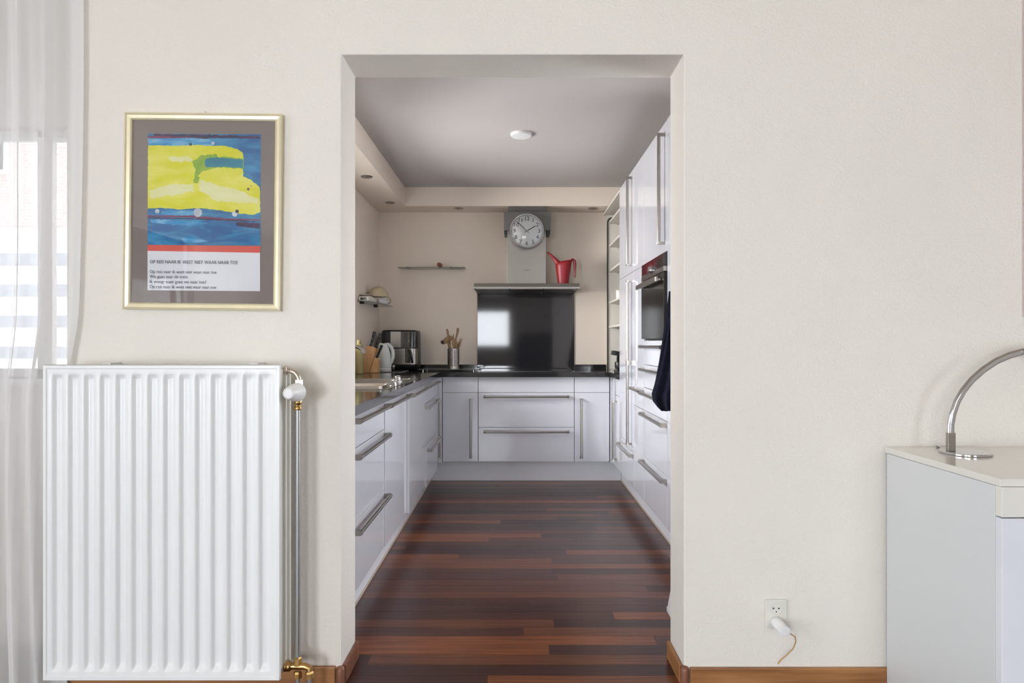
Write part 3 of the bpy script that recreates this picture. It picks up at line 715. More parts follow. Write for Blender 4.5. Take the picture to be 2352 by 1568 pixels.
B(X(1165.5, YC), X(1254, YC), YC, YK - .001, ht + .0003, Z(492, YC)).build('chimney', 'hoodsteel', r, bevel=.001)
B(X(1167.5, YC+.03), X(1255, YC+.03), YC + .03, YK - .001, Z(492, YC) + .0005, ZS - .001).build('upper_duct', 'hoodcap', r, bevel=.001)
m = MB(); c0, c1 = X(1157.5, YC - .03), X(1264.5, YC - .03); cz0, cz1 = Z(529, YC - .03), Z(486.5, YC - .03)
m.box(c0, c1, YC - .034, YC - .0005, cz0, cz1).box(c0, X(1164.5, YC) - .001, YC - .0005, YK - .1, cz0, cz1).box(X(1255, YC) + .001, c1, YC - .0005, YK - .1, cz0, cz1)
m.build('filter_housing', 'hoodcap', r, bevel=.002)
B(c0 + .003, X(1165, YC), YC - .02, YC + .15, cz0 - .033, cz0 - .0005).build('housing_bracket', 'black', r)
B(X(1255.5, YC), c1 - .003, YC - .02, YC + .15, cz0 - .033, cz0 - .0005).build('housing_bracket', 'black', r)
text_part('lettering', 'SIEMENS', .0125, W(1209.5, 620.5, YC - .0006), r, 'dialink', sx=1.15)
# clock
Ycl = 5.42
c = W(1210, 530.3, Ycl); R = 40.5/FPX*Ycl
yb = YC - .0345
r = thing('wall_clock', (c.x, yb, c.z), 'round chrome-rimmed wall clock with black numerals hung on the hood chimney', 'clock')
MB().lathe([(R*.96, yb - .0006 - Ycl), (R, yb - .02 - Ycl), (R*1.0, 0), (R*.97, -.012), (R*.915, -.012), (R*.895, .006), (R*.89, .012)], (c.x, Ycl, c.z), 'y', 64, cap=False).build('case_ring', 'chrome', r, smooth=True, auto=60)
MB().lathe([(R*.97, yb - .001 - Ycl), (R*.9, .004), (R*.6, .004)], (c.x, Ycl, c.z), 'y', 48).build('dial', 'dial', r)
for k in range(1, 13):
    a = PI/2 - k*PI/6; rr = R*.70
    text_part('numeral', str(k), .047, (c.x + rr*math.cos(a), Ycl + .0028, c.z + rr*math.sin(a)), r, 'dialink', sx=1.05)
m = MB()
for k in range(60):
    a = k*PI/30; q0, q1 = (R*.80, R*.86) if k % 5 == 0 else (R*.835, R*.86)
    d = Vector((math.cos(a), 0, math.sin(a))); t = Vector((-math.sin(a), 0, math.cos(a))) * (.0012 if k % 5 == 0 else .0005)
    p = Vector((c.x, Ycl + .0028, c.z)); m.add([p+d*q0-t, p+d*q1-t, p+d*q1+t, p+d*q0+t], [(0, 1, 2, 3)])
m.build('minute_track', 'dialink', r)
def hand(tx, ty, wd, nm, yy):
    p0 = Vector((c.x, yy, c.z)); p1 = W(tx, ty, Ycl); p1.y = yy; d = (p1 - p0).normalized(); n_ = Vector((-d.z, 0, d.x)) * wd
    a = p0 - d*.022
    MB().loft([[a - n_*.8, p1 - n_, p1 + n_, a + n_*.8], [q + Vector((0, -.0012, 0)) for q in (a - n_*.8, p1 - n_, p1 + n_, a + n_*.8)]]).build(nm, 'dialink', r)
hand(1186.5, 508, .0028, 'minute_hand', Ycl - .0005); hand(1230, 518.5, .0036, 'hour_hand', Ycl + .001)
MB().lathe([(.006, 0), (.006, -.004)], (c.x, Ycl, c.z), 'y', 16).build('centre_cap', 'steel', r)
MB().lathe([(R*.91, -.007), (R*.8, -.0135), (R*.6, -.021), (R*.4, -.0255), (R*.2, -.028), (R*.03, -.029)], (c.x, Ycl, c.z), 'y', 48, cap=False).build('glass', 'picglass', r, smooth=True)
# red watering can
Yc = 5.52
def zp(a, b): return (1080 + a/3.564, 440 + b/3.564)
r = thing('watering_can', (*W(*zp(762, 745), Yc).xy, ht + .0003), 'red plastic watering can with long spout standing on the range hood', 'watering can')
m = MB(); rings = []
prof = [(746, 718, 806), (700, 711, 812), (650, 704, 820), (610, 698, 826), (585, 702, 831), (565, 720, 834)]
for i, (yy, xa, xb) in enumerate(prof):
    A_, B_ = W(*zp(xa, yy), Yc), W(*zp(xb, yy), Yc); cx_, rx_ = (A_.x+B_.x)/2, (B_.x-A_.x)/2
    ring = []
    for k in range(32):
        a = 2*PI*k/32; zz = A_.z
        if i == 0: zz = ht + .0005
        if i >= 4: zz += (.010 if i == 5 else .004) * math.cos(a) - (.004 if i == 5 else 0)
        ring.append((cx_ + rx_*math.cos(a), Yc + rx_*.85*math.sin(a), zz))
    rings.append(ring)
m.loft(rings, cap=False); m.f.append(tuple(range(32))); m.m.append(0)
o = m.build('body', 'red', r, smooth=True); s_ = o.modifiers.new('solid', 'SOLIDIFY'); s_.thickness = .002
MB().tube([W(*zp(728, 618), Yc), W(*zp(716, 580), Yc), W(*zp(690, 550), Yc), W(*zp(660, 518), Yc), W(*zp(636, 499), Yc), W(*zp(631, 494), Yc)],
   [31*.0009, .0245, .0155, .0105, .0085, .0075], 16, flat=.8).build('spout', 'red', r, smooth=True)
MB().tube([W(*zp(826, 560), Yc), W(*zp(840, 556), Yc), W(*zp(853, 566), Yc), W(*zp(857, 600), Yc), W(*zp(858, 650), Yc), W(*zp(859, 702), Yc)],
   [.011, .012, .0135, .0125, .0095, .006], 12, flat=1.6, up=(1, 0, 0)).build('handle', 'red', r, smooth=True)

# ============================================================ WALL SHELVES
Ysh = 5.68
r = thing('glass_shelf', (X(991, Ysh), 5.74, Z(613, Ysh)), 'thin glass shelf on the back wall left of the hood', 'shelf')
zz = Z(614, Ysh)
B(X(914, Ysh), X(1068, Ysh), Ysh, YK - .003, zz - .003, zz + .003).build('glass_pane', 'shelfglass', r, bevel=.001)
for px in (936, 1035): B(X(px-4, Ysh), X(px+4, Ysh), Ysh + .02, YK - .0005, zz - .006, zz + .010).build('clamp', 'steel_dark', r, bevel=.003)
m = MB(); st = W(1010, 608.5, Ysh + .03)
m.lathe([(.004, -.018), (.014, -.014), (.019, -.004), (.020, .006), (.013, .015), (.004, .018)], (0, 0, 0), n=16)
rt = Matrix.Rotation(.6, 3, 'Y')
m.v = [tuple(st + rt @ Vector((p[0]*1.35, p[1]*.8, p[2]*1.1)) + Vector((0, 0, .002))) for p in m.v]
mn = min(p[2] for p in m.v); m.v = [(a, b, d - mn + zz + .0032) for a, b, d in m.v]
tag(m.build('stone', 'stone', smooth=True), 'small reddish brown oval stone on the thin glass shelf', 'stone')
# shelf on the left wall with scale, device and dome bowl
zs_ = CH + .338
r = thing('glass_wall_shelf', (-1.2, 5.35, zs_), 'glass shelf fixed to the left wall above the knife block', 'shelf')
MB().prism([(XKL + .001, 4.975), (-1.19, 4.975), (-1.165, 5.0), (-1.125, 5.74), (XKL + .001, 5.75)], zs_ - .004, zs_ + .003, 'z').build('glass_pane', 'shelfglass', r, bevel=.001)
for yy in (5.05, 5.55): B(XKL + .0005, XKL + .035, yy, yy + .02, zs_ - .018, zs_ - .0042).build('bracket', 'black', r, bevel=.002)
r = thing('kitchen_scale', (-1.2, 5.15, zs_ + .003), 'grey digital kitchen scale lying on the left wall shelf', 'scale')
z0 = zs_ + .0035
MB().prism([(4.99, z0), (5.31, z0), (5.31, z0+.034), (5.05, z0+.046), (4.99, z0+.030)], XKL + .006, -1.172, 'x').build('body', 'cream', r, bevel=.004)
B(-1.235, -1.185, 4.984, 4.9905, z0 + .007, z0 + .024).build('display', 'blackgloss', r)
B(XKL + .006, -1.168, 5.02, 5.30, z0 + .0475, z0 + .052).build('weighing_plate', 'steel', r, bevel=.001)
r = thing('hand_blender', (-1.18, 5.45, zs_ + .003), 'white rounded kitchen gadget with thin cable at the far end of the left wall shelf', 'kitchen gadget')
MB().tube([(-1.20, 5.46, z0+.028), (-1.185, 5.48, z0+.028), (-1.16, 5.52, z0+.028), (-1.15, 5.58, z0+.028), (-1.148, 5.60, z0 + .028)], [.015, .027, .027, .024, .01], 16).build('housing', 'white', r, smooth=True)
MB().lathe([(.006, .03), (.022, .027), (.026, .012), (.022, 0)], (-1.155, 5.50, z0 + .048), n=18).build('cap', 'white', r, smooth=True)
MB().tube([W(894, 684, 5.55), W(898, 689, 5.55), W(896.5, 694, 5.55), W(892, 698, 5.55)], .002, 6).build('cable', 'black', r, smooth=True)
m = MB(); cb = W(873, 681.5, 5.32)
m.lathe([(.088, 0), (.086, .02), (.076, .045), (.058, .068), (.036, .083), (.012, .089)], (XKL + .095, 5.31, z0 + .0525), n=32)
tag(m.build('mixing_bowl', 'bowl', smooth=True), 'beige bowl turned upside down on the scale on the left wall shelf', 'bowl')

# ============================================================ OPEN SHELF NICHE (right of the hob)
r = thing('shelf_cabinet', (1.14, 5.4, .9205), 'open cream shelf cabinet between the back wall and the fridge column', 'shelves')
NX = .856
B(NX, XKR - .002, 5.765, 5.783, .9205, 2.345).build('side_panel', 'cream', r, bevel=.001)
B(XKR - .014, XKR - .002, 4.87, 5.764, .9205, 2.345).build('back_panel', 'cream', r)
B(.822, XKR - .002, 4.872, 5.783, 2.3455, 2.362).build('top_board', 'cream', r, bevel=.001)
for yy in (514, 568, 625.5, 697.5, 753):
    zz = Z(yy, 5.76)
    B(.872, XKR - .0145, 4.872, 5.7645, zz, zz + .019).build('shelf', 'cream', r, bevel=.001)
    B(.95, .957, 5.758, 5.7648, zz - .008, zz - .0002).build('shelf_pin', 'steel_dark', r)
Yg = 5.757
MB().tube([(X(1395.5, Yg), Yg, .9215), (X(1395.5, Yg), Yg, 2.27), (X(1396.5, Yg), Yg, 2.297), (X(1400, Yg), Yg, 2.312), (X(1405, Yg), Yg, 2.317), (.95, Yg, 2.317)], .006, 10).build('rubber_seal', 'rubber', r, smooth=True)
r = thing('glass_jug', (.97, 5.35, Z(625.5, 5.76)+.0195), 'clear glass jug on the third shelf of the open shelf cabinet', 'jug')
zb = Z(625.5, 5.76) + .0193
MB().lathe([(.03, .0005), (.034, .01), (.052, .06), (.045, .1), (.05, .125)], (.945, 5.05, zb), n=24, cap=False).build('jug_body', 'clearglass', r, smooth=True)
zb = Z(697.5, 5.76) + .0192
for i, (gx, gy, h_, lb) in enumerate(((.915, 5.45, .065, 'small pale jar nearest the back wall on the fourth open shelf'), (.925, 5.22, .10, 'taller pale jar beside the small one on the fourth open shelf'))):
    r = thing('storage_jar', (gx, gy, zb), lb, 'jar', 'jars on the open shelves')
    MB().lathe([(.026, .0003), (.028, .004), (.028, h_)], (gx, gy, zb), n=20).build('jar_body', 'white', r, smooth=True)
    MB().lathe([(.029, h_ + .0003), (.029, h_ + .014), (.02, h_ + .016)], (gx, gy, zb), n=20).build('lid', 'cream', r, smooth=True)
zb = Z(753, 5.76) + .0193
tag(MB().lathe([(.03, 0), (.045, .01), (.05, .05), (.048, .055)], (.965, 5.08, zb), n=20).build('cup', 'white', smooth=True), 'white cup on the lowest open shelf', 'cup')
# black appliance
r = thing('coffee_machine', (.88, 4.98, .92), 'black countertop appliance with tilted head at the right end of the worktop', 'coffee machine')
B(.812, .96, 4.90, 5.10, .9203, .945).build('base', 'black', r, bevel=.006)
B(.83, .955, 5.045, 5.09, .9453, 1.06).build('column', 'blackgloss', r, bevel=.012)
MB().lathe([(.028, 0), (.034, .02), (.034, .05), (.03, .06)], (.838, 5.0, .952), n=20).build('cup_holder', 'black', r, smooth=True)
m = MB().box(-.075, .075, -.05, .05, -.018, .018); rt = Matrix.Rotation(.18, 3, 'Y')
m.v = [tuple(rt @ Vector(p) + Vector((.855, 5.0, 1.072))) for p in m.v]; m.build('head', 'black', r, bevel=.006)

# ============================================================ CEILING FITTINGS
def spot(px, py, Yd, lb):
    p = W(px, py, Yd); r = thing('ceiling_spotlight', (p.x, p.y, ZS), lb, 'spotlight', 'recessed spotlights in the soffit')
    MB().lathe([(.043, -.0003), (.043, -.003), (.036, -.007), (.030, -.006), (.027, -.0012)], (p.x, p.y, ZS), n=28, cap=False).build('rim', 'steel', r, smooth=True)
    MB().lathe([(.030, -.0015), (.018, -.0045), (.006, -.005)], (p.x, p.y, ZS), n=20).build('lamp', 'lens', r, smooth=True)
spot(842, 405, 1.217*FPX/383, 'recessed ceiling spotlight nearest the doorway in the left soffit')
spot(896, 465, 1.217*FPX/323, 'recessed ceiling spotlight in the left soffit nearest the back corner')
spot(1053, 478, 1.217*FPX/310, 'recessed spotlight in the back soffit left of the hood chimney')
spot(1362, 478, 1.217*FPX/310, 'recessed spotlight in the back soffit right of the hood chimney')
p = W(1197, 307, (HC - CH)*FPX/481)
o = MB().lathe([(.070, -.0003), (.070, -.010), (.064, -.018), (.02, -.021)], (p.x, p.y, HC), n=36).build('ceiling_cover', 'white', smooth=True)
tag(o, 'flat round white cover plate on the kitchen ceiling', 'ceiling cover')

# ============================================================ TOWELS, STOOL
def cloth(name, outline, m_, parent, th, amp, freq, y0):
    """outline: rows (py, pxl, pxr, Y) top to bottom"""
    m = MB(); n = 16; rows = []
    for side in (0, 1):
        for (py, xa, xb, Y) in outline:
            rows.append([])
            for k in range(n + 1):
                px = xa + (xb - xa)*k/n; yy = Y + amp*math.sin(k*freq + py*.02) + side*th
                p = W(px, py, Y); rows[-1].append((p.x, yy, p.z))
    R_ = len(outline); vs = [v for rw in rows for v in rw]; fs = []
    for s_ in (0, 1):
        for j in range(R_ - 1):
            for k in range(n):
                a = (s_*R_ + j)*(n+1) + k; fs.append((a, a+1, a+n+2, a+n+1))
    for j in range(R_ - 1):
        for k in (0, n): a = j*(n+1) + k; b = (R_+j)*(n+1) + k; fs.append((a, a+n+1, b+n+1, b))
    for j in (0, R_-1):
        for k in range(n): a = j*(n+1) + k; b = (R_+j)*(n+1) + k; fs.append((a, a+1, b+1, b))
    m.add(vs, fs); return m.build(name, m_, parent, smooth=True, auto=70)
Yt = 3.20
r = thing('hand_towel', W(1535, 700, Yt), 'dark navy towel hanging at the right jamb in front of the oven drawers', 'towel')
cloth('towel_cloth', [(668, 1540, 1552, Yt), (700, 1537, 1558, Yt), (760, 1528, 1565, Yt), (830, 1516, 1572, Yt), (880, 1506, 1575, Yt), (905, 1499, 1575, Yt), (922, 1502, 1572, Yt), (936, 1513, 1566, Yt), (944, 1521, 1556, Yt)], 'navy', r, .03, .010, 1.1, 0)
MB().tube([W(1546, 672, Yt + .012), W(1548, 660, Yt + .012), (RX + .04, 3.264, Z(656, Yt))], .004, 8).build('hanging_loop', 'navy', r)
o = cloth('dish_towel', [(700, 1545, 1580, 3.245), (800, 1541, 1585, 3.245), (895, 1533, 1588, 3.245), (930, 1531.5, 1588, 3.245), (938, 1534, 1588, 3.245)], 'denim', None, .006, .003, 1.4, 0)
tag(o, 'blue patterned dish towel showing behind the navy towel', 'dish towel')
r = thing('step_stool', (.83, 2.62, 0), 'white step stool whose splayed foot shows at the right jamb low down', 'stool')
def leg(x0, y0, x1, y1):
    m = MB(); w_ = .030
    m.loft([[(x0-w_, y0-w_, .028), (x0+w_, y0-w_, .028), (x0+w_, y0+w_, .028), (x0-w_, y0+w_, .028)], [(x1-w_*.8, y1-w_*.8, .40), (x1+w_*.8, y1-w_*.8, .40), (x1+w_*.8, y1+w_*.8, .40), (x1-w_*.8, y1+w_*.8, .40)]])
    o = m.build('leg', 'white', r, bevel=.004)
    B(x0 - .034, x0 + .034, y0 - .032, y0 + .032, .0005, .0275).build('foot', 'white', o, bevel=.006)
for a in ((.690, 2.66, .742, 2.63), (1.02, 2.66, .97, 2.63), (.690, 2.42, .742, 2.45), (1.02, 2.42, .97, 2.45)): leg(*a)
B(.70, 1.01, 2.40, 2.68, .4005, .43).build('seat', 'white', r, bevel=.01)

# ============================================================ PICTURE
Yp = YF - .022
pc = W(462.5, 485, Yp); th = math.radians(-.64)
r = thing('framed_picture', (pc.x, YF - .001, pc.z), 'pale gold framed abstract print in blue and yellow above the radiator', 'picture')
fw, fh = .530, .663          # outer size
def U(zx, zy, off=0):
    """zoomed photo coords of the picture -> local unrotated x,z in world"""
    px, py = 270 + zx/3.135, 230 + zy/3.135
    dx, dz = (px - 462.5)*Yp/FPX, -(py - 485)*Yp/FPX
    c_, s_ = math.cos(-th), math.sin(-th)
    return (pc.x + dx*c_ - dz*s_, pc.z + dx*s_ + dz*c_)
def frame_side(p0, p1, q0, q1, nm='frame_side'):
    # p outer corner pair, q inner corner pair (x,z) with stepped profile
    prof = [(0, 0), (0, -.018), (.25, -.021), (.35, -.016), (.75, -.014), (.85, -.017), (1, -.013), (1, 0)]
    rings = []
    for a, b in ((p0, q0), (p1, q1)):
        rings.append([(a[0] + (b[0]-a[0])*t, YF - .0012 + d, a[1] + (b[1]-a[1])*t) for t, d in prof])
    MB().loft(rings).build(nm, 'gold', r)
O = [(pc.x - fw/2, pc.z - fh/2), (pc.x + fw/2, pc.z - fh/2), (pc.x + fw/2, pc.z + fh/2), (pc.x - fw/2, pc.z + fh/2)]
fwd = .0235
I = [(O[0][0]+fwd, O[0][1]+fwd), (O[1][0]-fwd, O[1][1]+fwd), (O[2][0]-fwd, O[2][1]-fwd), (O[3][0]+fwd, O[3][1]-fwd)]
for k in range(4): frame_side(O[k], O[(k+1) % 4], I[k], I[(k+1) % 4])
ym = YF - .006
B(I[0][0] - .004, I[1][0] + .004, ym, YF - .002, I[0][1] - .004, I[2][1] + .004).build('mount_board', 'mount', r)
# print: layered flat shapes
def pmat(nm, c1, c2, st, sc):
    m = bpy.data.materials.new(nm); m.use_nodes = True; nt = m.node_tree; b = nt.nodes['Principled BSDF']; b.inputs['Roughness'].default_value = .8
    g = nt.nodes.new('ShaderNodeTexCoord'); mp = nt.nodes.new('ShaderNodeMapping'); mp.inputs['Scale'].default_value = st
    nt.links.new(g.outputs['Object'], mp.inputs[0]); n = nt.nodes.new('ShaderNodeTexNoise'); n.inputs['Scale'].default_value = sc; n.inputs['Detail'].default_value = 4
    n.inputs['Distortion'].default_value = .6
    nt.links.new(mp.outputs[0], n.inputs['Vector']); cr = nt.nodes.new('ShaderNodeValToRGB'); e = cr.color_ramp.elements
    e[0].position = .40; e[0].color = (*c1, 1); e[1].position = .66; e[1].color = (*c2, 1)
    nt.links.new(n.outputs['Fac'], cr.inputs[0]); nt.links.new(cr.outputs[0], b.inputs['Base Color']); return m
PM = [pmat('paint_blue', (.035, .15, .37), (.07, .33, .56), (1, 1, 4), 9), pmat('paint_sky', (.04, .30, .62), (.25, .55, .75), (1, 1, 4), 14),
      pmat('paint_yellow', (.76, .73, .025), (.86, .82, .16), (1, 1, 3), 8), pmat('paint_teal', (.03, .22, .33), (.05, .30, .38), (1, 1, 3), 12),
      pmat('paint_green', (.25, .45, .05), (.38, .52, .06), (1, 1, 1), 25), pmat('paint_navy', (.03, .04, .09), (.12, .06, .14), (1, 1, 5), 20),
      pmat('paint_red', (.78, .12, .09), (.80, .16, .12), (1, 1, 1), 5), M['paper'], pmat('paint_white', (.50, .55, .62), (.70, .72, .72), (1, 1, 1), 60),
      pmat('paint_maroon', (.22, .05, .12), (.30, .09, .16), (1, 1, 4), 20), pmat('paint_pale', (.82, .80, .38), (.86, .84, .50), (1, 1, 3), 15)]
m = MB(); lay = [0]
def jag(pts, amp, step=14):
    out = []
    for i in range(len(pts)):
        a, b = Vector(pts[i]), Vector(pts[(i+1) % len(pts)]); n = max(1, int((b-a).length/step))
        for k in range(n):
            q = a + (b-a)*k/n; out.append((q.x + random.uniform(-amp, amp), q.y + random.uniform(-amp, amp)) if k else (q.x, q.y))
    return out
def patch(pts, mi, amp=2.5):
    lay[0] += 1; yy = ym - .0003 - lay[0]*.00005
    pts = [(min(max(x, 198), 1018), min(max(y, 230), 1372)) for x, y in (jag(pts, amp) if amp else pts)]
    from mathutils.geometry import tessellate_polygon
    P = [U(*p) for p in pts]; vs = [(x, yy, z) for x, z in P]
    tri = tessellate_polygon([[Vector((x, z, 0)) for x, z in P]])
    m.add(vs, [tuple(t) for t in tri], mi)
patch([(198, 230), (1018, 234), (1016, 1040), (195, 1036)], 0, 0)
patch([(200, 262), (690, 262), (690, 320), (200, 320)], 1, 4)
patch([(640, 262), (1018, 268), (1016, 560), (900, 540), (890, 350), (680, 320)], 0, 3)
patch([(240, 232), (1000, 246), (1018, 266), (720, 262), (480, 256), (240, 250)], 5, 4)
patch([(200, 246), (500, 254), (500, 262), (200, 264)], 9, 2)
patch([(500, 236), (660, 236), (650, 262), (610, 268), (505, 256)], 5, 3)
patch([(200, 312), (430, 318), (560, 310), (640, 318), (760, 318), (850, 342), (885, 365), (892, 420), (890, 540), (950, 565), (1008, 615), (1014, 700), (1012, 800), (960, 818), (880, 812), (780, 795), (590, 770), (420, 780), (300, 768), (194, 774)], 2, 3)
patch([(210, 640), (360, 600), (520, 590), (540, 650), (300, 690), (210, 700)], 10, 8)
patch([(570, 560), (700, 600), (860, 640), (1000, 700), (1000, 740), (700, 720), (570, 640)], 10, 8)
patch([(330, 400), (500, 395), (540, 430), (380, 436)], 10, 6)
patch([(520, 430), (600, 385), (700, 380), (720, 420), (620, 470), (600, 500), (560, 590), (530, 585), (545, 500)], 4, 6)
patch([(740, 395), (880, 410), (892, 420), (892, 485), (700, 475), (560, 520), (610, 430)], 4, 5)
patch([(620, 410), (700, 400), (890, 418), (886, 482), (760, 470), (620, 472), (610, 440)], 3, 3)
patch([(560, 540), (600, 500), (680, 480), (860, 490), (880, 560), (700, 560)], 2, 4)
patch([(195, 776), (300, 768), (440, 780), (590, 772), (740, 790), (860, 812), (960, 822), (1014, 815), (1014, 1040), (195, 1036)], 0, 3)
patch([(300, 790), (560, 785), (560, 812), (420, 826), (300, 815)], 1, 5)
patch([(210, 850), (420, 856), (640, 880), (500, 896), (230, 880)], 1, 4)
patch([(440, 990), (520, 975), (640, 1010), (560, 1022), (460, 1015)], 1, 4)
patch([(195, 822), (520, 824), (800, 846), (1010, 850), (1010, 860), (780, 858), (500, 838), (195, 832)], 9, 2)
patch([(195, 834), (600, 846), (1010, 866), (1010, 872), (600, 854), (195, 840)], 5, 2)
patch([(840, 870), (1010, 880), (1010, 918), (880, 905), (840, 895)], 5, 3)
for cx_, cy_, rr_, mi in ((562, 803, 32, 8), (268, 793, 16, 8), (830, 812, 20, 8), (846, 793, 13, 5), (510, 308, 11, 5), (672, 300, 12, 8), (928, 632, 10, 9), (948, 610, 4, 9), (545, 570, 16, 4)):
    patch([(cx_ + rr_*math.cos(k*PI/5), cy_ + rr_*math.sin(k*PI/5)) for k in range(10)], mi, rr_*.32)
patch([(195, 1036), (1016, 1046), (1014, 1094), (194, 1080)], 6, 0)
patch([(194, 1080), (1014, 1094), (1014, 1378), (192, 1366)], 7, 0)
m.build('printed_sheet', PM, r)
yt = ym - .0045
for body, zx, zy, sz in (('OP REIS NAAR IK WEET NIET WAAR NAAR TOE', 217, 1160, .0165), ('Op reis naar ik weet niet waar naar toe', 217, 1231, .0155), ('We gaan naar de trein', 217, 1267, .0155), ("Ik vroeg: waar gaan we naar toe?", 214, 1303, .0155), ('Op reis naar ik weet niet waar naar toe', 214, 1340, .0155)):
    x_, z_ = U(zx, zy); o = text_part('text_line', body, sz, (x_, yt, z_), r, 'ink', 'LEFT', depth=.0001)
    tw = {1160: 636, 1231: 482, 1267: 272, 1303: 408, 1340: 482}[zy]/3.135*Yp/FPX
    xs = [v.co.x for v in o.data.vertices]; f_ = tw/(max(xs)-min(xs)); x0_ = min(xs)
    for v in o.data.vertices: v.co.x = x0_ + (v.co.x - x0_)*f_
B(I[0][0] - .003, I[1][0] + .003, YF - .0138, YF - .0125, I[0][1] - .003, I[2][1] + .003).build('glass', 'picglass', r)
MB().tube([(pc.x + .004, YF - .004, O[3][1] + .001), (pc.x + .0, YF - .004, O[3][1] + .010)], .001, 6).build('hanging_nail', 'steel_dark', r)
r.rotation_euler = (0, -th, 0)
# a wall panel mostly out of frame at the right edge
o = B(1.722, 2.5, YF - .03, YF - .001, Z(728, YF), 2.40).build('canvas_picture', 'pinkcanvas', bevel=.003)
tag(o, 'pinkish canvas edge on the wall at the far right margin', 'picture')

# ============================================================ RADIATOR
YR = 1.957
rx0, rx1 = X(98, YR), X(643, YR); rz0, rz1 = Z(1563, YR), Z(838, YR)
r = thing('radiator', ((rx0+rx1)/2, 2.02, rz0), 'white panel radiator with fourteen vertical channels below the framed picture', 'radiator')
def lin(a, b, n): return [a + (b-a)*k/n for k in range(n+1)]
gx = [rx0, rx0+.003, rx0+.010, rx0+.0125]; pitch = 36.6*YR/FPX; g0 = X(117, YR)
chan = []
for k in range(14):
    a = g0 + k*pitch; chan.append(a)
    gx += [a + t*pitch for t in (0, .04, .09, .14, .18, .30, .46, .56, .68, .82)]
gx += [rx1-.0125, rx1-.010, rx1-.003, rx1]; gx = sorted(gx)
ct, cb_ = Z(857, YR), Z(1544, YR)
gz = [rz0, rz0+.003, rz0+.010, rz0+.0125] + [cb_ + t for t in (0, .003, .008, .014, .020, .03)] + lin(cb_ + .1, ct - .1, 6) + [ct - t for t in (.03, .020, .014, .008, .003, 0)] + [rz1-.0125, rz1-.010, rz1-.003, rz1]
def sm(t): t = max(0, min(1, t)); return t*t*(3-2*t)
def depth(x, z):
    e = min(x - rx0, rx1 - x, z - rz0, rz1 - z)
    d = .005 if e < .001 else (0 if e < .0101 else .003)
    if e < .001: d = .006
    best = 0
    for a in chan:
        if a <= x <= a + pitch:
            u = (x - a)/pitch
            s1 = sm(u/.17) if u < .4 else sm((.82 - u)/.34)
            s2 = min(sm((ct - z)/.018), sm((z - cb_)/.020))
            best = max(best, s1*s2)
    return d + best*.013
m = MB(); nx = len(gx)
m.add([(x, YR + depth(x, z), z) for z in gz for x in gx], [(j*nx+i, j*nx+i+1, (j+1)*nx+i+1, (j+1)*nx+i) for j in range(len(gz)-1) for i in range(nx-1)])
o = m.build('front_panel', 'radiator', r, smooth=True, auto=50); s_ = o.modifiers.new('solid', 'SOLIDIFY'); s_.thickness = .0035; s_.offset = 0
m = MB()
for k in range(30):
    x = rx0 + .03 + k*(rx1-rx0-.06)/29; m.box(x, x+.004, YR + .024, YR + .052, rz0 + .03, rz1 - .03)
m.build('convector_fins', 'radin', r)['kind'] = 'stuff'
B(rx0 + .008, rx1 - .004, YR + .053, YR + .066, rz0 + .01, rz1 - .012).build('middle_panel', 'radin', r, bevel=.004)
B(rx0 + .006, rx1 + .001, YR + .085, YR + .098, rz0 + .012, rz1 - .014).build('rear_panel', 'radin', r, bevel=.004)
B(rx1 - .012, rx1 - .008, YR + .012, YR + .098, rz0 + .02, rz1 - .016).build('side_cover', 'radin', r, bevel=.001)
for xx in (rx0 + .12, rx1 - .14): B(xx, xx + .03, YR + .0985, YF - .0008, rz0 + .1, rz1 + .004).build('wall_bracket', 'white', r, bevel=.002)
# radiator valves and pipes
Yv = 2.02
vx = X(684, Yv)
cpr = MB().cyl((rx1 - .02, Yv, Z(851, Yv)), (X(653, Yv), Yv, Z(851, Yv)), .017, 20); cpr.build('inlet_boss', 'cream', r, smooth=True)
MB().cyl((rx1 - .02, Yv, Z(1529, Yv)), (X(653, Yv), Yv, Z(1529, Yv)), .019, 20).build('inlet_boss', 'cream', r, smooth=True)
r = thing('radiator_valve', (vx, Yv, Z(925, Yv)), 'white thermostatic valve head on the top right of the radiator', 'valve')
MB().lathe([(.014, 0), (.015, .003), (.015, .009), (.012, .011)], (X(653.6, Yv), Yv, Z(851, Yv)), 'x', 8).build('union_nut', 'nickel', r)
el = [W(656, 851, Yv), W(668, 851.5, Yv), W(677, 855, Yv), W(683, 862, Yv), W(686, 870, Yv), W(687, 880, Yv)]
MB().tube(el, .0088, 14).build('elbow', 'nickel', r, smooth=True)
MB().lathe([(.013, 0), (.013, .017)], (vx + .003, Yv, Z(884, Yv)), n=6).build('hex_nut', 'nickel', r)
MB().lathe([(.013, -.052), (.014, 0)], (vx + .002, Yv, Z(884, Yv)), n=16).build('valve_body', 'nickel', r, smooth=True)
hd0, hd1 = W(684.5, 900, Yv - .012), W(662.5, 903, 1.945)
d = (hd1 - hd0)
hd = MB().tube([hd0, hd0 + d*.08, hd0 + d*.45, hd0 + d*.92, hd1], [.018, .030, .0275, .0185, .017], 28).build('thermostat_head', 'white', r, smooth=True)
dn = d.normalized(); uu = dn.cross(Vector((0, 0, 1))).normalized(); vv = dn.cross(uu)
MB().tube([hd1 + dn*.0002, hd1 + dn*.003], [.0185, .0175], 28).build('dial_cap', 'white', hd, smooth=True)
m = MB()
